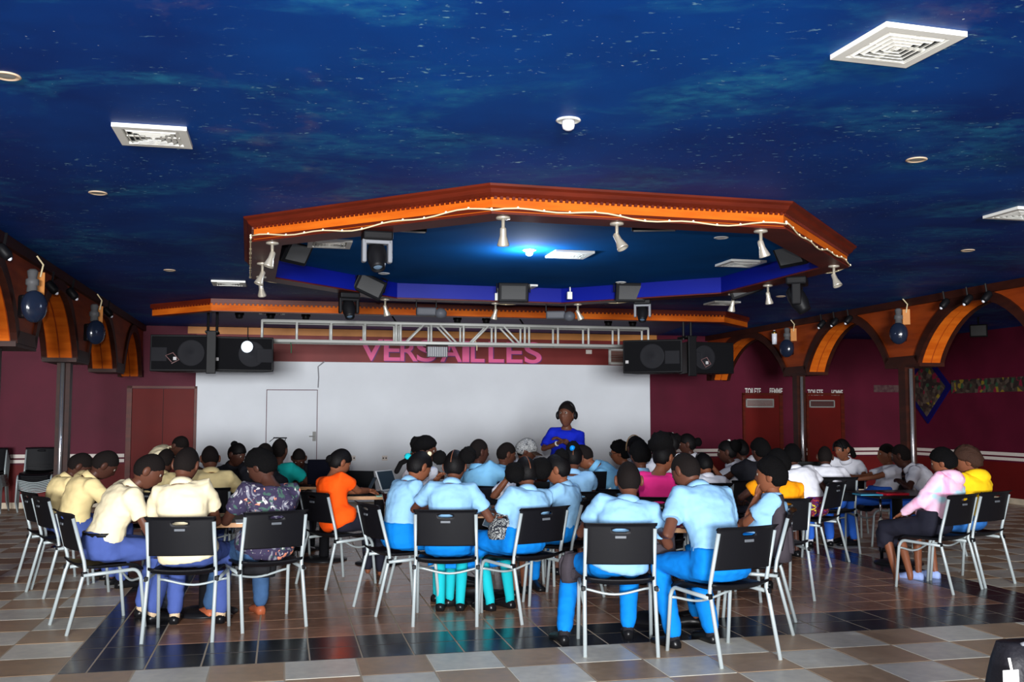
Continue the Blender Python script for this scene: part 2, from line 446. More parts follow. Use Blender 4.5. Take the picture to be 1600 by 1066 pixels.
# mosaic lozenge and band on the right-hand wall
def mosaic():
    m = bpy.data.materials.new('broken_tile_mosaic'); m.use_nodes = True
    nt = m.node_tree; N = nt.nodes; L = nt.links; b = N['Principled BSDF']; b.inputs['Roughness'].default_value = .3
    geo = N.new('ShaderNodeNewGeometry'); vo = N.new('ShaderNodeTexVoronoi'); vo.inputs['Scale'].default_value = 13
    L.new(geo.outputs['Position'], vo.inputs['Vector'])
    rp = N.new('ShaderNodeValToRGB'); e = rp.color_ramp; e.interpolation = 'CONSTANT'
    sep = N.new('ShaderNodeSeparateColor'); L.new(vo.outputs['Color'], sep.inputs[0]); L.new(sep.outputs[0], rp.inputs[0])
    cols = [(0, (62, 54, 46)), (.3, (40, 37, 34)), (.5, (84, 74, 64)), (.68, (120, 24, 48)), (.76, (48, 42, 38)), (.88, (130, 112, 40)), (.93, (40, 80, 56))]
    e.elements[0].color = srgb(*cols[0][1]); e.elements[1].position = cols[1][0]; e.elements[1].color = srgb(*cols[1][1])
    for p, c in cols[2:]:
        x = e.elements.new(p); x.color = srgb(*c)
    L.new(rp.outputs[0], b.inputs['Base Color']); return m
M_mos = mosaic(); M_navy = mat('navy_paint', (8, 10, 78), .5)
rn = AX
rp_ = lambda px, py: at_plane(px, py, W(uR-.02, 0), rn)
pts = [rp_(1434, 580), rp_(1453, 560), rp_(1484, 597), rp_(1452, 661), rp_(1434, 640)]
pL = room(rp_(1452, 597)); vz = lambda p: (room(p).y, p.z)
def wall_poly(name, ptsvz, th, m, u, parent=None):
    mb = MB(); n = len(ptsvz)
    vs = [W(u, v, z) for v, z in ptsvz] + [W(u-th, v, z) for v, z in ptsvz]
    mb.add(vs, [tuple(range(n)), tuple(reversed(range(n, 2*n)))] + [(i, (i+1) % n, n+(i+1) % n, n+i) for i in range(n)])
    return mb.build(name, m, parent)
cv, cz = room(rp_(1448, 612)).y, 2.12
hw = cv - room(rp_(1486, 597)).y
def loz(k): return [(cv+hw*k, cz), (cv, cz-.72*k), (cv-hw*k, cz), (cv, cz+.72*k)]
lz = wall_poly('wall_mosaic', loz(1.0), .03, M_navy, uR)
tag(lz, 'dark lozenge of broken tile mosaic with a navy border on the maroon side wall', 'mosaic')
wall_poly('mosaic_field', loz(.8), .012, M_mos, uR-.03, lz)
wall_poly('mosaic_band', [(cv-hw, cz-.13), (cv-hw, cz+.13), (-12, cz+.13), (-12, cz-.13)], .02, M_mos, uR, lz)

# ---------------------------------------------------------------- arcades
CHROME = mat('chrome', (225, 228, 232), .12, 1.0)
def arcade(name, u0, u1, colv, v_end, zs, za, side):
    root = bpy.data.objects.new(name, None); C.objects.link(root); struct(root)
    flat = .37
    for i in range(len(colv)-1):
        va, vb = colv[i], colv[i+1]               # va nearer the back wall
        s0, s1 = va-(flat if i or v_end is None else .22), vb+flat
        cm, hwid = (s0+s1)/2, (s0-s1)/2
        n = 22
        arc = [(cm + hwid*math.cos(PI*k/n), 0) for k in range(n+1)]
        prof = lambda v: zs + (za-zs)*(1-abs((v-cm)/hwid)**2.1)**.8 if abs(v-cm) < hwid else zs
        arc = [(v, prof(v)) for v, _ in arc]
        mb = MB()
        # panel built as vertical strips so that it stays well formed
        vs_ = [va] + [v for v, z in arc] + [vb]; zz = [zs] + [z for v, z in arc] + [zs]
        rings = []
        for v, z in zip(vs_, zz): rings.append([W(u0, v, z), W(u1, v, z), W(u1, v, CEIL), W(u0, v, CEIL)])
        mb.loft(rings); mb.build('arch_panel', M_orange, root)
        sf = MB(); um = (u0+u1)/2
        for ua, ub in ((u0+.04, um-.008), (um+.008, u1-.04)):
            sf.loft([[W(ua, v, z-.012), W(ub, v, z-.012), W(ub, v, z-.001), W(ua, v, z-.001)] for v, z in arc])
        sf.build('arch_soffit', M_orange2, root)
        for uu in (u0, u1):
            d = -.012 if uu == u0 else .012
            tb = MB(); rg = []
            path = [(va, zs)] + arc + [(vb, zs)]
            for k, (v, z) in enumerate(path):
                a = path[max(k-1, 0)]; c = path[min(k+1, len(path)-1)]
                t = Vector((c[0]-a[0], c[1]-a[1])); t.normalize(); nx, nz = -t.y, t.x
                if nz < 0 and k in (0, len(path)-1): nx, nz = 0, 1
                if nz < 0: nx, nz = -nx, -nz
                w = .1
                rg.append([W(uu-.03, v, z-.02), W(uu+.03, v, z-.02), W(uu+.03, v+nx*w, z+nz*w), W(uu-.03, v+nx*w, z+nz*w)])
            tb.loft(rg); tb.build('arch_trim', M_darkwood, root)
        if i > 0 or v_end is None: pass
    vA, vB = colv[0], colv[-1]
    sgn = -1 if side > 0 else 1; uf = u0 if side > 0 else u1
    mb = MB(); slab(mb, min(uf, uf+sgn*.05), max(uf, uf+sgn*.05), vB, vA, CEIL-.1, CEIL-.002); mb.build('crown_moulding', M_darkwood, root)
    for v in colv[1:-1]:
        mb = MB(); slab(mb, u0-.02, u1+.02, v-flat-.02, v+flat+.02, zs-.05, zs-.002); mb.build('arch_sill', M_darkwood, root)
    return root
arcade('wall_right', 4.0, 4.34, [0, -3.48, -6.39, -9.3, -12.2], 0, 2.27, 3.0, 1)
arcade('wall_left', -6.98, -6.64, [0, -2.55+(-.0), -5.44, -8.2, -11.1], 0, 2.25, 2.95, -1)
def column(u, v, name, label_side):
    root = bpy.data.objects.new('column', None); C.objects.link(root); struct(root)
    mb = MB(); slab(mb, u-.075, u+.075, v-.075, v+.075, 0, 2.22); mb.build('post', M_darkwood, root)
    p = W(u+(-.02 if label_side == 'r' else .0), v-.125); MB().tube([p+Vector((0, 0, .0)), p+Vector((0, 0, 2.2))], .025, 16).build('chrome_pole', mat('polished_steel', (214, 214, 218), .2, .85), root, True)
    mb = MB(); mb.lathe([(.07, 0), (.07, .02), (.04, .04)], 14, Matrix.Translation(p)); mb.build('pole_foot', CHROME, root, True)
for v in (-3.48, -6.39): column(4.05, v, 'column', 'r')
column(-6.82, -5.44, 'column', 'l'); column(-6.9, -8.3, 'column', 'l')
# ================================================================== CEILING RING, TRUSS, LIGHTS
M_black = mat('black_plastic', (17, 17, 20), .5, spec=.18)
M_blackm = mat('black_metal', (15, 15, 18), .5, spec=.15)
M_grille = mat('speaker_grille', (19, 19, 22), .8, spec=.1, bump=.5, bscale=900)
M_cone = mat('speaker_cone', (36, 36, 40), .7, spec=.1)
M_greyp = mat('grey_plastic', (120, 122, 128), .4)
M_blueboard = mat('royal_blue_paint', (6, 22, 132), .5)
M_midblue = mat('deep_blue_paint', (10, 82, 146), .9, var=.12, scale=1.5, spec=.05)
M_vwhite = mat('vent_white', (226, 226, 220), .5)
M_vdark = mat('vent_dark', (36, 40, 44), .8)
M_led = mat('led_panel_mesh', (80, 80, 80), .6, bump=.6, bscale=260)
M_bulb = mat('string_bulb', (250, 240, 210), .3, emit=(255, 240, 200), estr=.6)
M_cable = mat('cream_cable', (214, 198, 160), .5)
RC = Vector((.252, 9.56, 0)); RA0 = R(262.3); RO = 2.92
def rp(k, r, z): return RC + Vector((math.cos(RA0+k*PI/4)*r, math.sin(RA0+k*PI/4)*r, z))
ring = thing('ceiling_ring', 'large octagonal ring of orange wood with dark crown moulding hung under the painted ceiling', 'ceiling ring', RC)
ring.location = (0, 0, 0)
zB = 2.955
blue_panel = MB(); blue_panel.loft([[rp(k, RO-.28, CEIL-.012) for k in range(8)], [rp(k, RO-.28, CEIL-.001) for k in range(8)]]); blue_panel.build('inner_panel', M_midblue, ring)
for k in range(8):
    def seg(prof):
        rings = []
        for kk in (k, k+1): rings.append([rp(kk, r, z) for r, z in prof])
        return MB().loft(rings)
    seg([(RO-.03, zB), (RO-.06, zB), (RO-.06, CEIL-.05), (RO-.03, CEIL-.05)]).build('fascia_board', M_orange2, ring)
    seg([(RO-.01, CEIL-.072), (RO-.03, CEIL-.08), (RO-.06, CEIL-.05), (RO-.06, CEIL-.001), (RO+.06, CEIL-.001), (RO+.055, CEIL-.016), (RO+.03, CEIL-.03), (RO+.015, CEIL-.055)]).build('crown_moulding', M_crown, ring)
    seg([(RO-.015, zB+.005), (RO-.015, zB-.012), (RO-.27, zB-.012), (RO-.27, zB+.005)]).build('soffit_board', M_crown, ring)
    seg([(RO-.015, zB+.012), (RO-.03, zB+.012), (RO-.03, zB+.035), (RO-.02, zB+.03)]).build('bead', M_crown, ring)
    seg([(RO-.24, zB), (RO-.27, zB), (RO-.27, CEIL-.01), (RO-.24, CEIL-.01)]).build('inner_board', M_blueboard, ring)
    mb = MB(); a, c = rp(k, RO-.03, 0), rp(k+1, RO-.03, 0); ln = (c-a).length; nn = int(ln/.042)
    ang = math.atan2(c.y-a.y, c.x-a.x)
    for q in range(nn): 
        p = a.lerp(c, (q+.5)/nn); mb.box((p.x, p.y, CEIL-.084), (.021, .03, .02), ang)
    stuff(mb.build('dentil_row', M_crown, ring))
# string of bulbs along the lower edge
rnd = random.Random(3)
cord = thing('string_light', 'cream string of small bulbs looped along the lower edge of the octagonal ring', 'string lights')
mb = MB(); bl = MB()
for k in range(8):
    pts = []
    for q in range(25):
        t = q/24; p = rp(k, RO-.005, 0).lerp(rp(k+1, RO-.005, 0), t)
        sag = .012*math.sin(t*PI*7+k) + .018*math.sin(t*PI*2.3+k*2)
        pts.append(Vector((p.x, p.y, zB+.01+sag)) )
        if q % 2 == 0: bl.ball(pts[-1]+Vector((0, 0, .004)), .009, 6, 4)
    mb.tube(pts, .006, 6)
mb.build('cable', M_cable, cord, True); stuff(bl.build('bulbs', M_bulb, cord, True))

NICKEL = mat('brushed_nickel', (206, 198, 182), .3, .55)
def chrome_spot(px, py, label, D=None, tilt=.3, az=0.0, sc=1.0, k=None):
    if k is None:
        p = at_z(px, py, zB-.013) if D is None else at_y(px, py, D)
    else: p = k
    t = thing('spot_lamp', label, 'spotlight', p, az, 'chrome spot lamps on the octagonal ring')
    mb = MB(); mb.lathe([(.05*sc, 0), (.05*sc, -.012), (.02*sc, -.02), (.012*sc, -.02), (.012*sc, -.11*sc)], 14); mb.build('stem', NICKEL, t, True)
    M = Matrix.Translation((0, 0, -.1*sc)) @ Matrix.Rotation(PI+tilt, 4, 'X')
    mb = MB(); mb.lathe([(.012*sc, -.03*sc), (.022*sc, -.02*sc), (.024*sc, .03*sc), (.042*sc, .09*sc), (.042*sc, .1*sc), (.036*sc, .1*sc), (.02*sc, .05*sc)], 14, M); mb.build('lamp_head', NICKEL, t, True)
    return t
def ringp(k, f, r=RO-.12): 
    a = rp(k, r, zB-.013); c = rp(k+1, r, zB-.013); return a.lerp(c, f)
# (segment k runs from vertex k to k+1; vertex 0 is the near corner)
spots = [(0, .03, 'under the near corner of the ring'), (0, .42, 'under the near right side of the ring'), (0, .95, 'by the right front corner of the ring'),
         (1, .93, 'at the far right corner of the ring'), (2, .6, 'on the right rear side beside the black moving head'), (2, .97, 'on the right rear corner of the ring'),
         (3, .9, 'on the back side above the middle of the truss'), (4, .4, 'on the back side above the pink lettering'), (5, .05, 'at the rear left end of the back side'),
         (7, .04, 'upper one on the left end of the ring'), (6, .5, 'middle one on the left end of the ring'), (6, .08, 'lowest one on the left end of the ring')]
for n, (k, f, w) in enumerate(spots):
    chrome_spot(0, 0, 'small chrome spot lamp ' + w, tilt=[.35, -.5, -.35, .4, .3][n % 5], az=k*PI/4+n, sc=1.0, k=ringp(k, f))

def led_panel(p, yaw, pitch, label, w=.36, h=.23):
    t = thing('led_panel', label, 'stage light', p, yaw, 'square panel lights inside the octagonal ring')
    Mx = Matrix.Rotation(pitch, 4, 'X')
    MB().rbox((0, 0, 0), (w, .07, h), .012, M=Mx).build('housing', M_blackm, t)
    MB().box((0, -.037, 0), (w-.075, .008, h-.07), M=Mx).build('mesh_front', M_led, t)
    MB().tube([(-w/2-.015, 0, 0), (-w/2-.015, .02, h/2+.04), (w/2+.015, .02, h/2+.04), (w/2+.015, 0, 0)], .01, 6).build('yoke', M_blackm, t)
    return t
for px, py, k, lab in ((577, 448, 4.5, 'tilted square panel light at the rear left of the blue inner band'), (802, 468, 3.9, 'square panel light at the middle of the blue inner band'),
                       (985, 468, 3.2, 'square panel light right of the middle of the blue inner band'), (1163, 441, 2.4, 'square panel light at the rear right of the blue inner band')):
    a = RA0+ (k+.0)*PI/4
    p0 = at_y(px, py, 11.7 if 3 < k < 4.2 else 11.1)
    p0.z = zB+.07
    roll = {577: .35, 1163: -.3}.get(px, 0)
    t = led_panel(p0, {577: .5, 1163: -.5}.get(px, -.0)+.1, .25, lab)
    t.rotation_euler = (0, roll, t.rotation_euler.z)
led_panel(at_y(462, 393, 9.0), 1.15, .5, 'panel light seen edge-on inside the left end of the ring')
led_panel(at_y(1236, 397, 9.2), -1.1, .5, 'panel light seen edge-on inside the right end of the ring')

def moving_head(p, yaw, label, sc=1.0, grey=False):
    t = thing('moving_head_light', label, 'stage light', p, yaw)
    mb = MB(); mb.rbox((0, 0, -.04*sc), (.3*sc, .22*sc, .09*sc), .02*sc); mb.build('base', M_blackm, t)
    mb = MB(); mg = M_greyp if grey else M_blackm
    mb.rbox((-.13*sc, 0, -.19*sc), (.045*sc, .1*sc, .24*sc), .015*sc); mb.rbox((.13*sc, 0, -.19*sc), (.045*sc, .1*sc, .24*sc), .015*sc); mb.rbox((0, 0, -.1*sc), (.28*sc, .1*sc, .04*sc), .01*sc)
    mb.build('yoke', mg, t)
    M = Matrix.Translation((0, 0, -.23*sc)) @ Matrix.Rotation(PI-.5, 4, 'X')
    MB().lathe([(.03*sc, -.15*sc), (.075*sc, -.12*sc), (.1*sc, -.03*sc), (.098*sc, .06*sc), (.075*sc, .14*sc), (.07*sc, .17*sc), (.058*sc, .17*sc), (.05*sc, .13*sc)], 18, M).build('lamp_head', M_black, t, True)
    MB().lathe([(.055*sc, .15*sc), (.03*sc, .158*sc), (.003, .16*sc)], 14, M).build('lens', mat('lens_glass', (90, 110, 130), .08, 0, spec=1), t, True)
    return t
moving_head(ringp(7, .5, RO-.2), .3, 'black moving head light with grey yoke inside the near left side of the ring', .74, True)
moving_head(ringp(5, .36), .4, 'black moving head light under the rear left side of the ring', .74)
moving_head(ringp(2, .33), 1.2, 'black moving head light on the right end of the ring', .9)
moving_head(ringp(3, .5), -.2, 'black moving head light hanging below the ring before the truss end', .66, True)
def scanner(p, yaw, label):
    t = thing('scanner_light', label, 'stage light', p, yaw)
    mb = MB(); mb.rbox((0, 0, 0), (.24, .12, .1), .02); mb.build('body', mat('dim_grey_plastic', (76, 78, 84), .5), t)
    MB().ball((.17, -.04, -.02), (.075, .065, .065), 12, 8).build('lamp_head', mat('dim_grey_plastic', (76, 78, 84), .5), t, True)
    MB().tube([(-.12, 0, .05), (-.12, 0, .14), (.12, 0, .14), (.12, 0, .05)], .012, 6).build('bracket', M_blackm, t)
    return t
scanner(ringp(4, .8)-Vector((0, 0, .13)), .2, 'small grey scanner light on the back side of the ring left of centre')
scanner(ringp(4, .04)-Vector((0, 0, .13)), -.1, 'small grey scanner light on the back side of the ring right of centre')
for px, py, D, lab, rz in ((632, 357, 7.9, 'slim bar light behind the near left side of the ring', .35), (1022, 356, 7.9, 'slim bar light behind the near right side of the ring', -.1)):
    p = at_y(px, py, D); t = thing('bar_light', lab, 'bar light', p, rz, 'bar lights inside the ring')
    MB().rbox((0, 0, 0), (.36, .06, .05), .01).build('housing', M_blackm, t); MB().box((0, -.02, -.028), (.33, .03, .008)).build('diffuser', M_vent, t)
    MB().tube([(0, .0, .02), (0, .0, .12)], .012, 6).build('bracket', M_blackm, t)
# white socket boxes on the blue band
for px, py, w in ((551, 441, 'left of the tilted panel light'), (650, 452, 'near the rear left spot lamp'), (777, 464, 'left of the middle panel light'), (890, 462, 'between the two middle panel lights'), (1012, 457, 'right of the middle panel lights'), (1118, 432, 'left of the rear right panel light')):
    p = at_y(px, py, 11.9 if 600 < px < 1100 else 11.3); p.z = min(p.z, 3.1)
    t = thing('socket_box', 'small white socket box on the blue inner band ' + w, 'socket', p, .2, 'white sockets on the blue band')
    MB().rbox((0, 0, 0), (.06, .04, .09), .006).build('cover', M_vwhite, t); MB().box((0, -.02, .07), (.012, .02, .06)).build('stub', M_vwhite, t)

# ---------------------------------------------------------------- air diffusers and downlights
def diffuser(pc, size, yaw, label, z=CEIL, sc=(1, 1)):
    t = thing('ceiling_vent', label, 'vent', (pc.x, pc.y, z), yaw, 'square white ceiling vents')
    h = size/2
    MB().box((0, 0, -.004), (size*.86, size*.86, .006)).build('backing', M_vdark, t)
    mb = MB(); fr = .07*size/.6
    for sx, sy in ((1, 0), (-1, 0), (0, 1), (0, -1)):
        if sx: mb.box((sx*(h-fr/2), 0, -.012), (fr, size, .022))
        else: mb.box((0, sy*(h-fr/2), -.012), (size-2*fr, fr, .022))
    mb.build('frame', M_vwhite, t)
    n = 5; inner = h-fr
    for q in range(n):
        r0 = inner*(1-q/n)-.004; w = inner/n*.62; 
        mb = MB()
        for k in range(4):
            M = Matrix.Rotation(k*PI/2, 4, 'Z')
            vs = [(-r0, r0, -.006), (r0, r0, -.006), (r0-w, r0-w, -.024), (-(r0-w), r0-w, -.024)]
            vs += [(x, y, zz-.003) for x, y, zz in vs]
            mb.add(vs, [(0, 1, 2, 3), (7, 6, 5, 4), (0, 4, 5, 1), (1, 5, 6, 2), (2, 6, 7, 3), (3, 7, 4, 0)], M)
        mb.build('louver', M_vwhite, t)
    mb = MB(); mb.box((0, 0, -.02), (inner/n*.9, inner/n*.9, .01)); mb.box((0, 0, -.016), (.018, inner*1.9, .008)); mb.box((0, 0, -.016), (inner*1.9, .018, .008)); mb.build('cross_bar', M_vwhite, t)
    return t
c4 = [at_z(x, y, CEIL-.02) for x, y in ((1382, 33), (1508, 60), (1416, 110), (1298, 91))]
cc = sum(c4, Vector())/4; sz = sum((c4[i]-c4[(i+1) % 4]).length for i in range(4))/4

VS = .385
for px, py, w, zz, s in ((1401, 72, 'nearest one, large, over the right front of the hall', CEIL, VS), (240, 213, 'over the left front of the hall', CEIL, VS), (1596, 334, 'at the right edge, cut by the frame', CEIL, VS),
                      (358, 443, 'far left, beyond the left end of the ring', CEIL, VS), (890, 396, 'inside the ring beside the lit lamp', CEIL-.012, VS), (1157, 410, 'inside the ring at the right', CEIL-.012, VS),
                      (515, 379, 'inside the ring at the left behind the moving head', CEIL-.012, VS), (810, 447, 'inside the ring near its back side', CEIL-.012, VS), (1128, 474, 'behind the right rear corner of the ring', CEIL, VS), (425, 489, 'over the stage behind the wooden pelmet', CEIL, VS)):
    diffuser(at_z(px, py, CEIL-.012), s, YAW+(.05 if px == 1401 else 0), 'square white louvred ceiling vent ' + w, zz)
M_dl = mat('downlight_cream', (200, 176, 150), .4); M_lamp = mat('lit_lamp', (255, 255, 255), .3, emit=(205, 225, 255), estr=22.0); M_opal = mat('opal_bulb', (224, 226, 236), .25)
for px, py, w in ((10, 118, 'at the left edge of the front ceiling'), (153, 301, 'below the left front vent'), (1432, 249, 'on the star-painted right front ceiling'), (1512, 391, 'far right above the arcade'), (265, 422, 'left of the ring'),
                  (1220, 463, 'behind the right end of the ring'), (1127, 371, 'inside the ring at the right front'), (600, 427, 'inside the ring at the rear left'), (970, 441, 'inside the ring at the rear right')):
    inside = (px in (1127, 600, 970)); z = CEIL-(.012 if inside else 0)
    p = at_z(px, py, z); t = thing('downlight', 'round recessed cream downlight ' + w, 'downlight', p, 0, 'round recessed downlights')
    MB().lathe([(.062, 0), (.064, -.005), (.052, -.009), (.049, -.004), (.038, -.003)], 24).build('rim', M_dl if not inside else M_vwhite, t, True)
    MB().lathe([(.049, -.002), (.03, -.005), (.001, -.006)], 20).build('reflector', M_vent if not inside else M_opal, t, True)
for px, py, lit in ((888, 190, False), (827, 393, True)):
    p = at_z(px, py-3, CEIL-(.012 if lit else 0))
    t = thing('ceiling_lamp', 'lit white bulb lamp glowing on the ceiling inside the ring' if lit else 'unlit white bulb lamp in a round rim on the front ceiling', 'ceiling lamp', p)
    MB().lathe([(.064, 0), (.067, -.006), (.056, -.012), (.05, -.005), (.034, -.003)], 24).build('rim', M_vwhite, t, True)
    MB().lathe([(.033, -.004), (.034, -.034), (.029, -.05), (.015, -.058), (.001, -.06)], 18).build('bulb', M_lamp if lit else M_opal, t, True)
    if lit: light('ceiling_lamp_glow', 'POINT', p-Vector((0, 0, .17)), 42, (.75, .86, 1), .05)

# ---------------------------------------------------------------- wooden pelmet before the stage
pel = thing('stage_pelmet', 'long orange wood pelmet with toothed edge under the ceiling before the stage', 'pelmet')
zp = CEIL-.17
pp = [at_z(225, 478, CEIL), at_z(331, 467, CEIL), at_z(1100, 494, CEIL), at_z(1147, 509, CEIL)]
pp[2] = pp[1] + AX*((pp[2]-pp[1]).dot(AX)); pp[3] = pp[2] + AX*.75 + BX*.75
pp[0] = pp[1] - AX*.85 + BX*.9
for a, c in zip(pp[:-1], pp[1:]):
    d = (c-a).normalized(); nrm = Vector((-d.y, d.x, 0)); ang = math.atan2(d.y, d.x); ln = (c-a).length; m_ = (a+c)/2
    def bar(z0, z1, off, th, name, m):
        mb = MB(); q = m_ + nrm*off; mb.box((q.x, q.y, (z0+z1)/2), (ln+.02, th, z1-z0), ang); return mb.build(name, m, pel)
    bar(zp+.01, CEIL-.002, 0, .03, 'fascia_board', M_orange2); bar(CEIL-.06, CEIL-.001, -.03, .04, 'crown_moulding', M_crown); bar(zp, zp+.012, .05, .12, 'soffit_board', M_crown)
    mb = MB(); nn = int(ln/.06)
    for q in range(nn):
        s = a.lerp(c, (q+.5)/nn) - nrm*.025; mb.box((s.x, s.y, CEIL-.07), (.03, .024, .025), ang)
    stuff(mb.build('dentil_row', M_crown, pel))
struct(MB().loft([[Vector(p) for p in (pp[1]+BX*.2+Vector((0, 0, -.02)), pp[2]+BX*.2+Vector((0, 0, -.02)), W(u_of(1020), -.4, CEIL-.02), W(u_of(330), -.4, CEIL-.02))],
                 [Vector(p) for p in (pp[1]+BX*.2+Vector((0, 0, -.002)), pp[2]+BX*.2+Vector((0, 0, -.002)), W(u_of(1020), -.4, CEIL-.002), W(u_of(330), -.4, CEIL-.002))]]).build('ceiling_stage', mat('stage_ceiling_violet', (66, 62, 104), .6, var=.1, scale=2)))

# ---------------------------------------------------------------- truss
M_alu = mat('aluminium', (204, 206, 202), .45, .15, spec=.4)
tr = thing('lighting_truss', 'long silver aluminium box truss hung in front of the pink wall lettering', 'truss')
TA = at_y(409, 532, 14.9); uA, vA, zA = room(TA); TB = at_plane(1013, 538, W(0, vA), BX); uB = room(TB).x
zA -= 0; hT = .30
cs = [(vA, zA), (vA, zA+hT), (vA+hT, zA), (vA+hT, zA+hT)]
for v, z in cs:
    MB().tube([W(uA, v, z), W(uB, v, z)], .027, 10).build('chord', M_alu, tr, True)
NB = 12
xs = [uA + (uB-uA)*k/NB for k in range(NB+1)]
for k, x in enumerate(xs):
    for v, dv, z, dz in ((vA, 0, zA, hT), (vA+hT, 0, zA, hT), (vA, hT, zA, 0), (vA, hT, zA+hT, 0)):
        offs = (-.035, .035) if k in (4, 8) else (0,)
        for o_ in offs: MB().tube([W(x+o_, v, z), W(x+o_, v+dv, z+dz)], .018, 8).build('brace', M_alu, tr, True)
for k in (4, 5, 6, 7):
    for v in (vA, vA+hT):
        a, c = (zA, zA+hT) if k % 2 == 0 else (zA+hT, zA)
        for o_ in ((-.0,)): MB().tube([W(xs[k]+.12, v, a), W(xs[k+1]-.1, v, c)], .016, 8).build('diagonal', M_alu, tr, True)
for x in (xs[0]+.15, xs[4], xs[8], xs[12]-.15):
    mb = MB(); mb.tube([W(x-.1, vA+.15, CEIL), W(x, vA+.15, zA+hT)], .014, 6); mb.build('hanging_strap', M_blackm, tr)
for n, px in enumerate((374, 423, 478, 715, 760, 951, 989)):
    x = room(at_plane(px, 496, W(0, vA+.1), BX)).x
    p = W(x, vA+.12, zA+hT+.03)
    t = thing('par_can', 'small black par lamp standing on the truss, number %s from its left end' % ('one two three four five six seven'.split()[n]) if n else 'small black par lamp on the ceiling left of the truss', 'stage light', p, YAW, 'small black lamps over the truss')
    MB().lathe([(.04, 0), (.055, .02), (.055, .11), (.03, .13)], 12, Matrix.Translation((0, 0, .0))).build('can', M_black, t, True)
    MB().tube([(-.06, 0, .05), (-.06, 0, .17), (.06, 0, .17), (.06, 0, .05)], .008, 6).build('yoke', M_blackm, t)
for px, py, w in ((683, 548, 'hiding the letter S'), ):
    p = at_plane(px, py, W(0, vA+.1), BX)
    t = thing('flood_light', 'grey finned flood light hung under the truss ' + w, 'stage light', p, YAW)
    MB().rbox((0, 0, -.02), (.32, .1, .16), .01).build('housing', M_greyp, t)
    for q in range(9): MB().box((-.14+q*.035, -.055, -.02), (.01, .02, .15)).build('fin', mat('fin_grey', (150, 150, 152), .4, .4), t)
    MB().tube([(-.17, 0, -.02), (-.17, 0, .08), (.17, 0, .08), (.17, 0, -.02)], .01, 6).build('yoke', M_blackm, t)
for px, py0, py1 in ((743, 536, 548), (453, 533, 552)):
    a = at_plane(px, py0, W(0, vA), BX); c = at_plane(px+2, py1, W(0, vA), BX)
    o = MB().tube([a+Vector((0, 0, .03)), a.lerp(c, .5)+AX*.012, c], .008, 6).build('cable_end', M_cable if px > 700 else mat('green_wire', (40, 90, 60), .5)); tag(o, 'short loose cable end dangling under the truss ' + ('by the letter I' if px > 700 else 'near its left end'), 'cable')

# ---------------------------------------------------------------- loudspeakers
def speaker(p, yaw, label, L=.95, H=.5, Dp=.5, cx=0.12, flip=1, tape=False):
    t = thing('loudspeaker', label, 'speaker', p, yaw)
    prof = [(-L/2, -Dp/2), (L/2, -Dp/2), (L/2-.12, Dp/2), (-L/2+.12, Dp/2)]
    mb = MB(); mb.prism(prof, H, Matrix.Translation((0, 0, -H/2))); o = mb.build('cabinet', M_black, t); rail(o, .012)
    MB().rbox((0, -Dp/2-.006, 0), (L-.05, .02, H-.05), .008).build('grille', M_grille, t)
    Mx = Matrix.Translation((flip*cx, -Dp/2-.016, 0)) @ Matrix.Rotation(PI/2, 4, 'X')
    MB().lathe([(.19, 0), (.185, .006), (.16, .004), (.08, -.0), (.07, .004), (.0, .006)], 28, Mx).build('woofer', M_cone, t, True)
    MB().rbox((-flip*.3, -Dp/2-.018, -.02), (.22, .012, .2), .008).build('horn', M_cone, t)
    b = MB(); b.box((flip*(L/2-.07) if not tape else -flip*.08, -Dp/2-.02, -.08), (.045, .006, .045)); b.build('badge', mat('badge_silver', (190, 188, 190), .4), t)
    if tape:
        k = MB(); k.tube([(-flip*.12, -Dp/2-.03, -.13), (-flip*.2, -Dp/2-.05, -.04), (-flip*.1, -Dp/2-.05, .0), (-flip*.02, -Dp/2-.03, -.1), (-flip*.12, -Dp/2-.035, -.15)], .008, 6); k.build('cable_coil', mat('coil_grey_red', (120, 90, 90), .5), t)
    return t
def hang(p, label, hgt):
    t = thing('speaker_bracket', label, 'bracket', p, YAW, 'steel yokes carrying the loudspeakers')
    MB().rbox((0, -.28, 0), (.13, .04, .6), .008).build('plate', M_blackm, t)
    for x in (-.06, .06): MB().tube([(x, -.1, .25), (x, -.1, hgt)], .02, 8).build('drop_bar', M_blackm, t)
    MB().rbox((0, -.1, .29), (.18, .34, .03), .006).build('cross_plate', M_blackm, t)
    return t
Dl = 14.4
pc = at_y(289, 553, Dl-.1); pd = at_y(378, 553, Dl+.15); zl = 2.45
speaker(Vector((pc.x, pc.y, zl)), YAW-.12, 'left one of the black loudspeaker pair hung over the stage left, with a cable coil', .86, .52, .5, .14, 1, True)
speaker(Vector((pd.x, pd.y, zl)), YAW+.1, 'right one of the black loudspeaker pair hung over the stage left, by a round lamp', .86, .5, .5, -.12, -1)
pm = at_y(332, 553, Dl-.25); hang(Vector((pm.x, pm.y, zl)), 'black steel yoke between the two loudspeakers over the stage left', CEIL-zl)
pb = at_y(386, 542, Dl-.2)
t = thing('reflector_lamp', 'small bright round lamp in front of the right loudspeaker over the stage left', 'lamp', pb)
MB().lathe([(.02, .05), (.06, .03), (.085, .0), (.08, -.012), (.04, -.02), (.001, -.022)], 20, Matrix.Rotation(PI/2, 4, 'X') @ Matrix.Rotation(PI, 4, 'X') @ Matrix.Rotation(PI, 4, 'X')).build('reflector', mat('lamp_white', (240, 246, 250), .25, emit=(225, 240, 255), estr=1.2), t, True)
MB().tube([(0, .03, 0), (0, .03, .3)], .008, 6).build('stem', M_blackm, t)
Dr = 15.3; zr = 2.45
pc = at_y(1024, 567, Dr-.2); pd = at_y(1098, 565, Dr+.15)
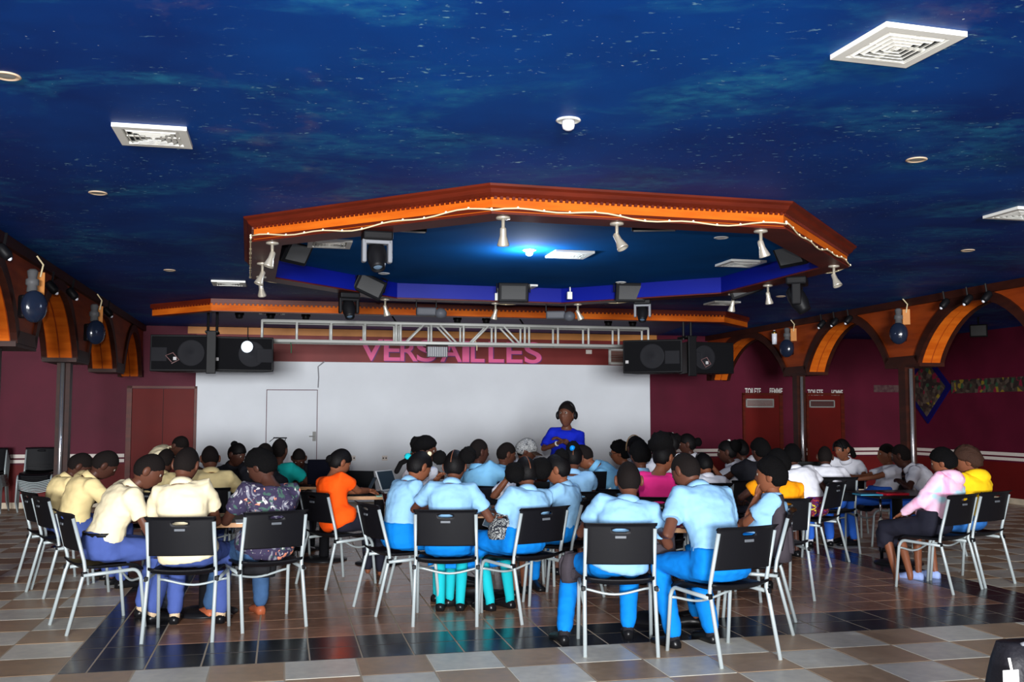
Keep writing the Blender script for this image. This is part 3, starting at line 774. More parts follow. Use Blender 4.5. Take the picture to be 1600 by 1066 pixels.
speaker(Vector((pc.x, pc.y, zr)), YAW-.55, 'left one of the black loudspeaker pair hung over the stage right, turned aside', .9, .5, .5, -.0, -1)
speaker(Vector((pd.x, pd.y, zr)), YAW+.12, 'right one of the black loudspeaker pair hung over the stage right, with a cable coil', .82, .48, .48, -.12, 1, True)
pm = at_y(1070, 560, Dr-.25); hang(Vector((pm.x, pm.y, zr)), 'black steel yoke between the two loudspeakers over the stage right', CEIL-zr)

# ---------------------------------------------------------------- lights on the arcades
M_dome = mat('smoky_blue_lens', (26, 34, 52), .14, spec=.5)
def dome_light(px, py, u, side, label, sc=1.0):
    p = at_plane(px, py, W(u, 0), AX)
    yaw = YAW + (PI/2*-1 if side > 0 else PI/2)
    t = thing('dome_light', label, 'stage light', p, yaw + (.9 if side > 0 else -.9), 'oval blue glass disco lights on the arcades')
    MB().ball((0, -.1, 0), (.125*sc, .07*sc, .155*sc), 20, 12).build('lens', M_dome, t, True)
    MB().rbox((0, -.02, 0), (.2*sc, .1*sc, .22*sc), .02).build('body', M_black, t)
    mb = MB(); mb.lathe([(.05*sc, .14*sc), (.045*sc, .2*sc), (.06*sc, .21*sc), (.06*sc, .26*sc), (.04*sc, .27*sc), (.05*sc, .34*sc), (.03*sc, .36*sc)], 14, Matrix.Translation((0, -.05, 0))); mb.build('neck', mat('neck_grey', (86, 86, 88), .5), t, True)
    MB().rbox((.1*sc, .02, .24*sc), (.1*sc, .03, .22*sc), .005).build('wall_plate', M_tan, t)
    MB().tube([(.1*sc, 0, .3*sc), (.12*sc, -.01, .42*sc), (.06*sc, 0, .5*sc)], .008, 6).build('cable', M_cable, t)
    return t
dome_light(45, 480, -6.5, -1, 'oval blue disco light on the left arcade, nearer one', .95)
dome_light(143, 520, -6.5, -1, 'oval blue disco light on the left arcade, farther one over the chrome pole', .95)
dome_light(1231, 545, 3.86, 1, 'oval blue disco light on the right arcade above the far chrome pole', .95)
dome_light(1405, 522, 3.86, 1, 'oval blue disco light on the right arcade above the near chrome pole', .95)
for px, py, u, w in ((5, 392, -6.5, 'nearest one on the left arcade'), (80, 448, -6.5, 'above the first left arch'), (112, 458, -6.5, 'left of the far left disco light'), (168, 487, -6.5, 'over the far left arch'),
                     (1284, 497, 3.86, 'left one over the middle right arch'), (1304, 494, 3.86, 'middle one over the middle right arch'), (1326, 490, 3.86, 'right one over the middle right arch'),
                     (1476, 461, 3.86, 'left one over the big right arch'), (1512, 450, 3.86, 'middle one over the big right arch'), (1542, 444, 3.86, 'right one over the big right arch')):
    p = at_plane(px, py, W(u, 0), AX); p.z = min(p.z, CEIL-.16)
    t = thing('track_spot', 'small black track spot ' + w, 'spotlight', p, YAW + (1.4 if u > 0 else -1.4), 'small black spots along the arcades')
    MB().lathe([(.03, -.08), (.045, -.05), (.045, .04), (.03, .06)], 12, Matrix.Rotation(.7, 4, 'X')).build('can', M_blackm, t, True)
    MB().tube([(0, 0, 0), (0, .02, .15)], .012, 6).build('stem', M_blackm, t)
    MB().ball((0, .05, -.062), .02, 8, 6).build('bulb', M_opal, t, True)
p = at_plane(1210, 529, W(3.9, 0), AX); t = thing('lantern', 'small white glass lantern on the right arcade beside the far disco light', 'lamp', p, YAW)
MB().lathe([(.04, -.1), (.045, .08), (.02, .1), (.018, .14)], 14).build('glass', M_opal, t, True); MB().lathe([(.05, .08), (.05, .1), (.02, .13)], 14).build('cap', mat('brass', (190, 150, 70), .3, 1), t, True)
# flood light in the right aisle
p = at_plane(1529, 517, W(6.6, 0), AX); p = W(6.6, room(p).y, p.z)
t = thing('wall_flood_light', 'square grey flood light in the right aisle seen through the big arch', 'stage light', p, -.5)
MB().rbox((0, 0, 0), (.26, .08, .2), .012).build('housing', M_blackm, t); MB().box((0, -.042, 0), (.22, .008, .16)).build('glass', M_led, t); MB().tube([(0, 0, .1), (0, .02, CEIL-p.z)], .014, 6).build('stem', M_blackm, t)

# ---------------------------------------------------------------- lettering and small things on the walls
def text_mesh(body, name, m, size, parent=None, extrude=.006, bold=0.0, space=1.0, width=None):
    cu = bpy.data.curves.new(name, 'FONT'); cu.body = body; cu.size = size; cu.extrude = extrude; cu.offset = bold; cu.align_x = 'CENTER'; cu.align_y = 'BOTTOM_BASELINE'; cu.space_character = space
    cu.materials.append(m)
    o = bpy.data.objects.new(name, cu); C.objects.link(o)
    if parent is not None: o.parent = parent
    FONTS.append(o); return o
FONTS = []
M_pink = mat('pink_lettering', (226, 98, 148), .5); M_lsh = mat('violet_letter_shadow', (92, 48, 110), .5)
sign = thing('wall_lettering', 'big pink letters VERSAILLES with painted violet shadows on the red-brown band above the white wall', 'lettering', W(0, -.024), YAW)
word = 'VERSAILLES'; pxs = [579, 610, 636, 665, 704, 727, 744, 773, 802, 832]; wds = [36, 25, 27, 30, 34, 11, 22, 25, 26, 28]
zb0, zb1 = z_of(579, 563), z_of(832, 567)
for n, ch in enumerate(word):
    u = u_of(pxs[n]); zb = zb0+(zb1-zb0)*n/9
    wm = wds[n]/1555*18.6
    for nm, m, du, dv, bold in (('letter_shadow', M_lsh, .014, -.002, .012), ('letter', M_pink, 0, -.008, .008)):  # offset violet copy behind each letter stands in for its shadow
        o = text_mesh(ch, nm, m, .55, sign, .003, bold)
        o.rotation_euler = (PI/2, 0, 0); o.location = (u+du, dv, zb-(.012 if nm == 'letter_shadow' else 0)); o['fitw'] = wm
M_sw = mat('sign_white', (214, 210, 206), .6)
for n, (wd, px, py, w) in enumerate((('TOILETE', 1176.5, 616, 1), ('FEMME', 1212.5, 616, 1), ('TOILETE', 1274, 618, 2), ('HOMME', 1308, 618.5, 2))):
    p = on_wall(px, py, .012)
    o = text_mesh(wd, 'door_sign', M_sw, .17, None, .003, .004); o.location = p; o.rotation_euler = (PI/2, 0, YAW); o['fitw'] = {'TOILETE': 27, 'FEMME': 22, 'HOMME': 20}[wd]/1555*19.9
    tag(o, 'white letters %s over the toilet door %s' % (wd, 'on the left of the far chrome pole' if w == 1 else 'just right of the far chrome pole'), 'sign')
fs = slab(MB(), u_of(1366), u_of(1410), -.006, 0, z_of(1388, 613), z_of(1388, 602)).build('faded_sign', mat('faded_grey_print', (70, 38, 46), .7, col2=(92, 70, 68), scale=14)); tag(fs, 'dim faded grey strip sign high on the maroon wall right of the toilet doors', 'sign')
# air conditioner grille
p0, p1 = on_wall(950, 570), on_wall(979, 545)
t = thing('wall_vent', 'white framed louvred wall vent on the red-brown band right of the pink letters', 'vent', W(room(p0).x, -.03, p0.z), YAW)
wv, hv = room(p1).x-room(p0).x, p1.z-p0.z
mb = MB(); f = .045
mb.box((wv/2, 0, f/2), (wv, .05, f)); mb.box((wv/2, 0, hv-f/2), (wv, .05, f)); mb.box((f/2, 0, hv/2), (f, .05, hv)); mb.box((wv-f/2, 0, hv/2), (f, .05, hv)); mb.build('frame', M_vwhite, t)
for q in range(7): MB().box((wv/2, 0, f+.015+(hv-2*f-.03)*q/6), (wv-2*f, .03, .016), M=None).build('slat', mat('vent_beige', (150, 138, 126), .5), t)
for px, py, w, h, lab in ((601, 716, .1, .085, 'white double wall socket low on the white wall right of the orange shirt'), (551, 716, .1, .085, 'white wall socket low on the white wall behind the orange-shirted girl'), (920, 550, .12, .08, 'cream junction box on the red-brown band left of the wall vent')):
    p = on_wall(px, py, .04 if py > 600 else .03); t = thing('wall_socket', lab, 'socket', p, YAW, 'wall sockets')
    MB().rbox((0, 0, 0), (w, .024, h), .005).build('plate', M_strip, t)
    if py > 600:
        for s in (-.025, .025): MB().lathe([(.014, 0), (.014, .004), (.001, .004)], 10, Matrix.Translation((s, -.011, 0)) @ Matrix.Rotation(PI/2, 4, 'X')).build('socket_hole', M_vdark, t)
a, c, d = on_wall(497, 606, .034), on_wall(497, 573, .034), on_wall(507, 565, .034)
o = MB().tube([a, a.lerp(c, .5)+AX*.01, c, c.lerp(d, .5), d], .011, 6).build('wall_cable', mat('grey_cable', (130, 130, 136), .5)); tag(o, 'thin grey cable running up the white wall beside the flush door', 'cable')
# ================================================================== CHAIRS, TABLES
M_steel = mat('grey_painted_steel', (168, 178, 180), .35, .15)
M_seat = mat('black_chair_plastic', (16, 16, 20), .45, spec=.2, bump=.15, bscale=500)
M_plate = mat('label_grey', (92, 96, 102), .4)
def make_chair():
    t = thing('stacking_chair', 'x', 'chair')
    yb = lambda z: -.17 - (.0 if z < .44 else (z-.44)*.235)
    for s in (-1, 1):
        mb = MB(); mb.tube([(s*.238, -.285, .0), (s*.234, -.185, .40), (s*.232, -.168, .45), (s*.230, -.178, .52), (s*.228, yb(.83), .83)], .0135, 10)
        mb.build('leg', M_steel, t, True)
        mb = MB(); pts = [(s*.257, .262, 0), (s*.252, .225, .37)]
        for k in range(1, 6):
            a = PI/2*k/5; pts.append((s*.251, .225-.06*(1-math.cos(a))-.005, .37+.06*math.sin(a)))
        pts += [(s*.25, .0, .423), (s*.25, -.185, .418)]
        mb.tube(pts, .0135, 10); mb.build('leg', M_steel, t, True)
        MB().rbox((s*.242, -.176, .425), (.03, .04, .035), .006).build('joint', M_black, t)
    pts = [(-.25+.5*k/12, .225, .36-.045*math.sin(PI*k/12)**1.5) for k in range(13)]
    MB().tube(pts, .009, 8).build('stretcher', M_steel, t, True)
    def seat(a, b):
        x = (a-.5)*.46; y = -.2+b*.45
        z = .452 + .018*(2*abs(a-.5))**2.5 - .012*math.sin(PI*b)*(1-(2*(a-.5))**2)
        if b > .8: z -= (b-.8)**2*1.1
        if b < .12: z += (.12-b)*.25
        return (x, y, z), (0, 0, 1)
    MB().sheet(seat, 10, 10, .016).build('seat', M_seat, t, True)
    zs = [.59, .598, .62, .65, .68, .715, .755, .795, .808, .833, .84, .852, .862, .868]
    xs = [-.243, -.226, -.19, -.13, -.07, -.055, -.03, 0, .03, .055, .07, .13, .19, .226, .243]
    def back(a, b):
        i = round(a*14); j = round(b*13); x, z = xs[i], zs[j]
        if j in (8, 9) and abs(x) in (.055,): z = .8205 + (z-.8205)*.45
        y = yb(z) - .028*(1-(x/.235)**2) + .006
        if j >= 12: y -= .012*(j-11)
        if j < 11 and abs(x) > .23: x *= .955
        return (x, y, z), (0, 1, .2)
    holes = [(i, 8) for i in range(5, 9)]
    b = MB().sheet(back, 14, 13, .012, holes).build('backrest', M_seat, t, True)
    MB().rbox((0, yb(.775)-.034, .775), (.075, .008, .018), .003).build('label_plate', M_plate, b)
    return t
proto_chair = make_chair(); used_proto = [False]
def chair(x, y, face, label, group='black stacking chairs in use', z=0.0):
    if not used_proto[0]:
        used_proto[0] = True; o = proto_chair; o.location = (x, y, z); o.rotation_euler = (0, 0, -R(face)); o['label'] = label; o['group'] = group; return o
    return dup(proto_chair, (x, y, z), -R(face), label, group)
BK = 'black stacking chair '
CH = {
 'C1': (-2.35, 7.31, -6, BK+'under the boy in a cream shirt seen from behind, front left'),
 'C2': (-1.885, 7.70, -30, BK+'under the man in the floral shirt'),
 'C3': (-3.11, 7.62, 52, BK+'under the cream-shirted boy in profile'),
 'C4': (-3.97, 9.05, 48, BK+'at the far left behind the boy in profile, nearer of two'),
 'C5': (-4.3, 9.52, 48, BK+'at the far left behind the boy in profile, outer of two'),
 'C6': (-1.65, 9.49, 45, BK+'under the girl in the orange top'),
 'C7': (-.94, 8.28, 60, BK+'turned sideways under the girl with a turquoise hair tie'),
 'C8': (-.5, 7.84, 0, BK+'under the girl with two small hair puffs'),
 'C9': (.095, 8.0, -37, BK+'under the girl with two big hair puffs and a parting'),
 'C10': (.72, 6.91, 1, BK+'under the shaven-headed boy at the front centre'),
 'C11': (1.39, 6.70, -27, BK+'nearest of all, under the boy leaning left'),
 'C12': (1.82, 7.59, -72, BK+'with a grey backpack hung on its back'),
 'C13': (2.29, 8.83, -8, BK+'under the person in the orange shirt'),
 'C14': (3.25, 10.84, -49, BK+'under the person in the patterned skirt'),
 'C15': (3.72, 11.75, 0, BK+'seen square from behind under a white shirt, right of the patterned skirt'),
 'C16': (.44, 8.68, -65, BK+'under the girl in profile facing left, centre'),
 'C17': (.6, 9.6, -5, BK+'under the girl with a blue hair clip'),
 'C18': (-.22, 10.35, 35, BK+'under the boy in blue sitting upright before the white wall'),
 'C19': (3.9, 9.25, -36, BK+'under the girl in the pastel hooded top'),
 'C20': (4.36, 9.58, -33, BK+'under the person in the yellow hooded top'),
 'C21': (4.55, 12.35, -95, BK+'in the right rear, under the white shirt in profile'),
 'C22': (4.9, 11.6, -70, BK+'in the right rear by the near chrome pole'),
 'C23': (-3.6, 10.2, 5, BK+'under the cream shirt hidden behind the front left boy'),
 'C24': (-3.05, 10.05, -12, BK+'under the broad cream shirt left of the floral shirt'),
 'C25': (-2.66, 10.45, 15, BK+'behind the man in the floral shirt'),
 'C26': (-2.6, 11.2, 14, BK+'under the teal T-shirt'),
 'C27': (1.3, 9.0, 6, BK+'under the girl in the pink top'),
 'C28': (2.05, 10.75, -5, BK+'behind the boy leaning left, its top edge showing beside white shirts'),
 'C29': (-.9, 9.3, 75, BK+'under the girl in white behind the turquoise hair tie'),
}
for k, (x, y, f, lab) in CH.items(): chair(x, y, f, lab)
# stacks by the back wall
p = at_z(60, 798); q = at_z(12, 800)
nm = 'bottom|second|third|fourth|fifth|sixth|top'.split('|')
for sx, sy, lab, f in ((p.x+.02, p.y-.05, 'right', 166), (p.x-.68, p.y-.3, 'left', 168)):
    for k in range(7):
        yo = .028*k
        a = R(f)
        chair(sx-math.sin(a)*yo*-1, sy+math.cos(a)*yo, f, '%s chair of the %s stack of black chairs by the maroon back wall' % (nm[k], lab), 'stacked chairs by the back wall', .028*k)

M_top = mat('dark_table_laminate', (30, 28, 30), .3); M_edge = mat('tan_table_edge', (178, 132, 92), .5, var=.15, scale=6)
M_ped = mat('black_pedestal', (26, 26, 29), .35)
def table(x, y, yaw, w, d, label, H=.745, edge=True, top=None):
    if 'red folder' in label or 'rear' in label: edge = False
    t = thing('cafe_table', label, 'table', (x, y, 0), yaw, 'square pedestal tables')
    MB().rbox((0, 0, H-.015), (w, d, .03), .006).build('tabletop', top or M_top, t)
    if edge:
        mb = MB()
        for sx, sy in ((1, 0), (-1, 0), (0, 1), (0, -1)):
            if sx: mb.box((sx*(w/2), 0, H-.015), (.012, d+.012, .034))
            else: mb.box((0, sy*(d/2), H-.015), (w+.012, .012, .034))
        mb.build('edge_band', M_edge, t)
    MB().lathe([(.055, .03), (.055, H-.06), (.1, H-.035)], 18).build('pedestal', M_ped, t, True)
    MB().lathe([(.25, 0), (.25, .012), (.2, .03), (.06, .045)], 28).build('base_plate', M_ped, t, True)
    return t
TB = {}
for k, a in {'T1': (-2.45, 8.1, YAW, .9, .8, 'pedestal table of the cream-shirted boys, front left'),
             'T2': (-.25, 8.85, 0, .9, .8, 'pedestal table of the girls in light blue'),
             'T3': (1.12, 7.85, -.1, .85, .85, 'tan-edged pedestal table of the boys in light blue at the front'),
             'T4': (-1.42, 10.75, .1, 1.0, .95, 'pedestal table with laptops beside the orange top'),
             'T6': (.55, 10.7, 0, .85, .85, 'pedestal table behind the girls in light blue'),
             'T7': (1.65, 9.95, .2, .8, .8, 'pedestal table before the girl in pink'),
             'T5': (4.12, 10.75, .15, .82, .8, 'dark pedestal table with a red folder before the pastel hoodie'),
             'T8': (-3.35, 11.05, 0, .9, .9, 'pedestal table behind the cream shirts at the rear left'),
             'T9': (-2.4, 12.0, 0, .8, .8, 'pedestal table before the teal T-shirt'),
             'T10': (3.6, 12.75, 0, .8, .8, 'pedestal table among the white shirts at the rear right'),
             'T11': (2.4, 11.55, 0, .8, .8, 'pedestal table before the white shirts near the toilet doors')}.items(): TB[k] = table(*a)
# silver table leg by the right-hand table
p = at_z(1378, 878); t = thing('chrome_stand', 'thin silver stand at the left edge of the table with the red folder', 'stand', (p.x, p.y, 0))
MB().tube([(0, 0, .01), (0, 0, .42)], .018, 10).build('lower_tube', CHROME, t, True); MB().tube([(0, 0, .42), (0, 0, .74)], .013, 10).build('upper_tube', CHROME, t, True); MB().lathe([(.028, .38), (.03, .42), (.02, .46)], 12).build('collar', M_vwhite, t, True); MB().lathe([(.05, 0), (.05, .012), (.02, .02)], 14).build('foot', CHROME, t, True)

# ---------------------------------------------------------------- things on the tables
M_lap = mat('laptop_black', (11, 12, 14), .5, spec=.12); M_scr = mat('screen_dark', (44, 56, 66), .15); M_scr2 = mat('screen_navy', (5, 6, 16), .7, spec=.03)
def laptop(x, y, yaw, label, open_=1.85, body=None, w=.34, z=.746):
    t = thing('laptop', label, 'laptop', (x, y, z), yaw)
    MB().rbox((0, 0, .01), (w, .24, .018), .004).build('base', body or M_lap, t)
    MB().box((0, -.01, .0195), (w-.05, .13, .002)).build('keyboard', M_black, t)
    M = Matrix.Translation((0, .12, .02)) @ Matrix.Rotation(-(open_-PI/2), 4, 'X')
    MB().rbox((0, 0, .115), (w, .012, .23), .004, M=M).build('lid', body or M_lap, t)
    MB().box((0, -.0065, .118), (w-.03, .002, .2), M=M).build('screen', M_scr, t)
    return t
laptop(-1.55, 10.72, R(160), 'black laptop seen from behind right of the orange-shirted girl', 1.8)
laptop(-1.2, 10.75, R(66), 'open laptop with a pale edge turned sideways right of the black laptop', 1.95, mat('laptop_silver', (190, 194, 196), .35, .3))
t = thing('monitor', 'black flat monitor behind the girl in the orange top', 'monitor', (-2.02, 10.95, 0), R(6)); 
TB['T12'] = table(-2.05, 11.0, 0, .5, .5, 'small pedestal table carrying the black monitor', edge=False)
t.location.z = .746
MB().rbox((0, 0, .21), (.42, .035, .27), .008).build('screen_back', M_scr2, t); MB().rbox((0, .03, .05), (.06, .04, .1), .006).build('neck', M_lap, t); MB().rbox((0, .02, .008), (.22, .16, .016), .004).build('foot', M_lap, t)
laptop(.1, 8.9, R(-150), 'black laptop on the table between the small hair puffs and the big hair puffs', 1.8)
laptop(3.72, 12.7, R(170), 'black laptop among the white shirts at the rear right', 1.7)
laptop(.78, 10.5, R(200), 'black laptop beside the writing hand at the centre table', 1.75, w=.32)
M_paper = mat('white_paper', (226, 226, 220), .6); M_red = mat('red_folder', (196, 34, 52), .5); M_teal = mat('teal_folder', (52, 128, 158), .5); M_blue2 = mat('blue_cap', (26, 56, 170), .4)
def book(x, y, yaw, w, d, h, m, label, cat='folder', name='folder', z=.746):
    t = thing(name, label, cat, (x, y, z), yaw); MB().rbox((0, 0, h/2), (w, d, h), .002).build('cover', m, t); MB().box((.004, 0, h/2), (w-.006, d-.012, h*.6)).build('pages', M_paper, t); return t
book(3.98, 10.5, .2, .26, .2, .02, M_red, 'red folder lying on the dark table before the pastel hoodie')
book(3.7, 10.45, .1, .24, .2, .014, M_teal, 'teal folder lying left of the red folder')
book(.2, 8.62, .4, .28, .2, .025, M_lap, 'closed dark notebook on the table left of the girl with big puffs', 'notebook', 'notebook')
book(-2.05, 7.86, .3, .21, .27, .006, M_paper, 'sheet of printed paper at the table edge right of the front left boy', 'paper', 'paper')
book(-1.25, 10.32, .2, .3, .2, .012, mat('pale_green_folder', (120, 170, 150), .5), 'pale green folder at the near edge of the laptop table')
# tray of parts
t = thing('parts_tray', 'tray heaped with pale electronic parts between the orange-shirted girl and the girls in blue', 'tray', (-1.05, 10.42, .746), .1)
MB().rbox((0, 0, .012), (.34, .22, .024), .006).build('tray', M_lap, t)
mb = MB(); rn_ = random.Random(5)
for k in range(40): mb.rbox((rn_.uniform(-.14, .14), rn_.uniform(-.08, .08), .035+rn_.uniform(0, .03)), (rn_.uniform(.02, .06), rn_.uniform(.01, .03), .012), .002, rn_.uniform(0, 3))
stuff(mb.build('parts_heap', M_strip, t))
def bottle(x, y, label, m, mc, z=.746, h=.2):
    t = thing('bottle', label, 'bottle', (x, y, z)); MB().lathe([(.03, 0), (.032, .01), (.032, h*.7), (.014, h*.85), (.013, h*.9)], 14).build('body', m, t, True); MB().lathe([(.015, h*.88), (.016, h), (.001, h)], 12).build('cap', mc, t, True)
bottle(-2.6, 8.3, 'small bottle with a blue cap beside the neck of the front left boy', mat('bottle_grey', (120, 130, 150), .2), M_blue2, h=.22)
bottle(3.95, 12.6, 'dark bottle on the rear right table by the girl in white facing left', M_lap, M_lap, h=.24)

# ---------------------------------------------------------------- bags
M_bag = mat('charcoal_fabric', (58, 52, 58), .85, var=.12, scale=10, bump=.3, bscale=200); M_bagb = mat('black_fabric', (24, 24, 28), .8, var=.15, scale=10, bump=.3, bscale=200)
def bag_mesh(w, d, h, seed, m, t):
    rings = []
    for k in range(9):
        a = k/8; z = h*a
        s = (1-.35*max(0, a-.6)**1.4*3.0)*(.9+.1*math.sin(PI*min(a*1.3, 1)))
        ring = []
        for j in range(18):
            an = 2*PI*j/18; cx, sy = math.cos(an), math.sin(an)
            e = (abs(cx)**4+abs(sy)**4)**-.25
            n_ = 1+.08*noise.noise(Vector((cx*1.5+seed, sy*1.5, a*3)))
            ring.append(Vector((cx*e*w/2*s*n_, sy*e*d/2*s*n_, z)))
        rings.append(ring)
    return MB().loft(rings).build('body', m, t, True)
def backpack(x, y, z, yaw, w, d, h, label, m=None, tilt=0.0, seed=1):
    m = m or M_bag
    t = thing('backpack', label, 'bag', (x, y, z), yaw); t.rotation_euler = (tilt, 0, yaw)
    bag_mesh(w, d, h, seed, m, t)
    MB().rbox((0, -d*.52, h*.32), (w*.7, d*.25, h*.42), .03).build('pocket', m, t)
    for s in (-1, 1): MB().tube([(s*w*.25, d*.38, h*.9), (s*w*.3, d*.6, h*.7), (s*w*.3, d*.58, h*.35), (s*w*.25, d*.45, h*.08)], .014, 6, sx=1.6).build('strap', m, t, True)
    MB().tube([(-.05, d*.2, h*.9), (-.04, d*.2, h*1.02), (.04, d*.2, h*1.02), (.05, d*.2, h*.9)], .01, 6).build('top_handle', m, t, True)
    return t
backpack(2.02, 7.5, .5, R(72), .3, .13, .48, 'charcoal backpack hung on the chair back of the boy with hand on chin', tilt=-.08, seed=2)
backpack(1.02, 7.22, .46, .3, .3, .18, .4, 'charcoal bag on the lap of the boy leaning left', seed=4)
backpack(.42, 7.16, .4, .9, .18, .09, .2, 'charcoal bag hanging at the left side of the shaven-headed boy', seed=6)
backpack(-2.72, 7.95, .46, .6, .24, .16, .42, 'dark grey backpack against the chest of the boy in profile', seed=8)
backpack(-2.02, 8.02, .3, .2, .3, .2, .26, 'black bag under the table between the front left boy and the floral shirt', M_bagb, seed=9)
# large bag at the near right corner of the picture
pb = at_z(1592, 1066, .42)
t = thing('travel_bag', 'large black bag with grey binding and a blank white tag at the near right corner', 'bag', (pb.x+.045, pb.y+.02, 0), .2)
bag_mesh(.36, .24, .585, 11, mat('glossy_black_bag', (34, 33, 38), .5, bump=.3, bscale=60), t)
mb = MB(); mb.tube([(-.06, -.05, .585), (-.03, -.05, .592), (.03, -.04, .598), (.1, -.04, .575), (.16, -.06, .46)], .012, 8); mb.build('binding', M_greyp, t, True)
MB().rbox((-.172, -.122, .435), (.075, .006, .14), .002).build('tag', mat('tag_white', (238, 238, 236), .5), t)
MB().tube([(-.165, -.12, .5), (-.165, -.105, .55)], .006, 6).build('tag_string', M_vwhite, t)
MB().rbox((.06, -.03, .6), (.12, .05, .03), .01).build('grip', mat('grip_white', (225, 225, 226), .4), t)
# ================================================================== PEOPLE
SK = [mat('skin_deep', (92, 56, 42), .48, var=.06, scale=12), mat('skin_dark', (70, 42, 33), .48, var=.06, scale=12), mat('skin_warm', (122, 74, 52), .48, var=.06, scale=12)]
M_hair = mat('black_hair', (10, 9, 10), .85, spec=.1, bump=.9, bscale=160); M_hairb = mat('cropped_hair', (22, 17, 16), .85, spec=.12, bump=.4, bscale=220); M_hairs = mat('slick_hair', (12, 10, 11), .6, spec=.14, bump=.3, bscale=120)
M_hairbr = mat('brown_hair', (60, 38, 28), .7, bump=.9, bscale=160)
M_eye = mat('eye_white', (150, 138, 128), .4, spec=.1); M_iris = mat('eye_dark', (18, 12, 10), .15)
def cloth(name, col, var=.06, bump=.25, bscale=22): return mat(name, col, .85, var=var, scale=5, bump=bump, bscale=bscale, spec=.2)
BLUE = cloth('light_blue_cotton', (138, 184, 221)); BLUE2 = cloth('sky_blue_cotton', (124, 186, 224)); CREAM = cloth('cream_cotton', (232, 218, 182)); CREAM2 = cloth('pale_yellow_cotton', (226, 204, 148))
WHITE = cloth('white_cotton', (222, 222, 230)); PINK = cloth('hot_pink_cotton', (236, 48, 136)); ORANGE = cloth('orange_jersey', (252, 84, 8)); AMBER = cloth('amber_jersey', (252, 156, 8)); TEAL = cloth('teal_jersey', (6, 138, 132))
ROYAL = cloth('royal_blue_jersey', (12, 34, 178)); BLACK = cloth('black_cotton', (24, 24, 30)); YELLOW = cloth('yellow_fleece', (246, 196, 22)); 
UBLUE = cloth('bright_blue_twill', (0, 118, 204)); NAVY = cloth('uniform_blue_twill', (66, 84, 146)); DENIM = cloth('denim', (52, 80, 116), .25); LBLUE = cloth('cornflower_cotton', (48, 106, 214)); DARKT = cloth('dark_trouser', (26, 26, 38))
TURQ = cloth('turquoise_knit', (18, 168, 178)); SAND = cloth('sand_sock', (206, 180, 148)); BLK = mat('black_shoe_leather', (20, 20, 22), .3); GREYS = cloth('dark_sock', (34, 32, 36))
def printed(name, base, cols, scale, dist=1.5):
    m = bpy.data.materials.new(name); m.use_nodes = True; nt = m.node_tree; N = nt.nodes; L = nt.links; b = N['Principled BSDF']; b.inputs['Roughness'].default_value = .8; b.inputs['Specular IOR Level'].default_value = .2
    tc = N.new('ShaderNodeTexCoord'); last = srgb(*base)
    for k, (c, p0, p1, sc) in enumerate(cols):
        mp = N.new('ShaderNodeMapping'); mp.inputs['Location'].default_value = (k*3.1, k*1.7, k); L.new(tc.outputs['Object'], mp.inputs[0])
        n = N.new('ShaderNodeTexNoise'); n.inputs['Scale'].default_value = scale*sc; n.inputs['Detail'].default_value = 2; n.inputs['Distortion'].default_value = dist; L.new(mp.outputs[0], n.inputs[0])
        r = N.new('ShaderNodeMapRange'); r.inputs['From Min'].default_value = p0; r.inputs['From Max'].default_value = p1; L.new(n.outputs['Fac'], r.inputs['Value'])
        x = N.new('ShaderNodeMix'); x.data_type = 'RGBA'; L.new(r.outputs[0], x.inputs['Factor'])
        if isinstance(last, tuple): x.inputs['A'].default_value = last
        else: L.new(last, x.inputs['A'])
        x.inputs['B'].default_value = srgb(*c); last = x.outputs['Result']
    L.new(last, b.inputs['Base Color']); return m
FLORAL = printed('floral_shirt_print', (54, 47, 72), [((128, 128, 140), .56, .6, 1.0), ((64, 92, 84), .6, .64, 1.4), ((222, 140, 112), .655, .67, 1.1), ((196, 190, 190), .66, .69, 1.9)], 9)
WAX = printed('wax_print_skirt', (92, 26, 60), [((206, 190, 40), .6, .62, 1.0), ((40, 40, 120), .6, .64, 1.3), ((190, 60, 40), .62, .65, 1.5)], 16)
PASTEL = printed('pastel_tie_dye', (244, 196, 220), [((176, 214, 226), .5, .62, 1.0), ((240, 160, 196), .56, .68, 1.4)], 4, .6)
CHECK = printed('grey_cap_check', (172, 172, 170), [((84, 86, 90), .5, .53, 1.0)], 40, 3.0)
SCARF = printed('black_white_scarf', (30, 32, 40), [((150, 152, 150), .52, .55, 1.0)], 26, 4.0)

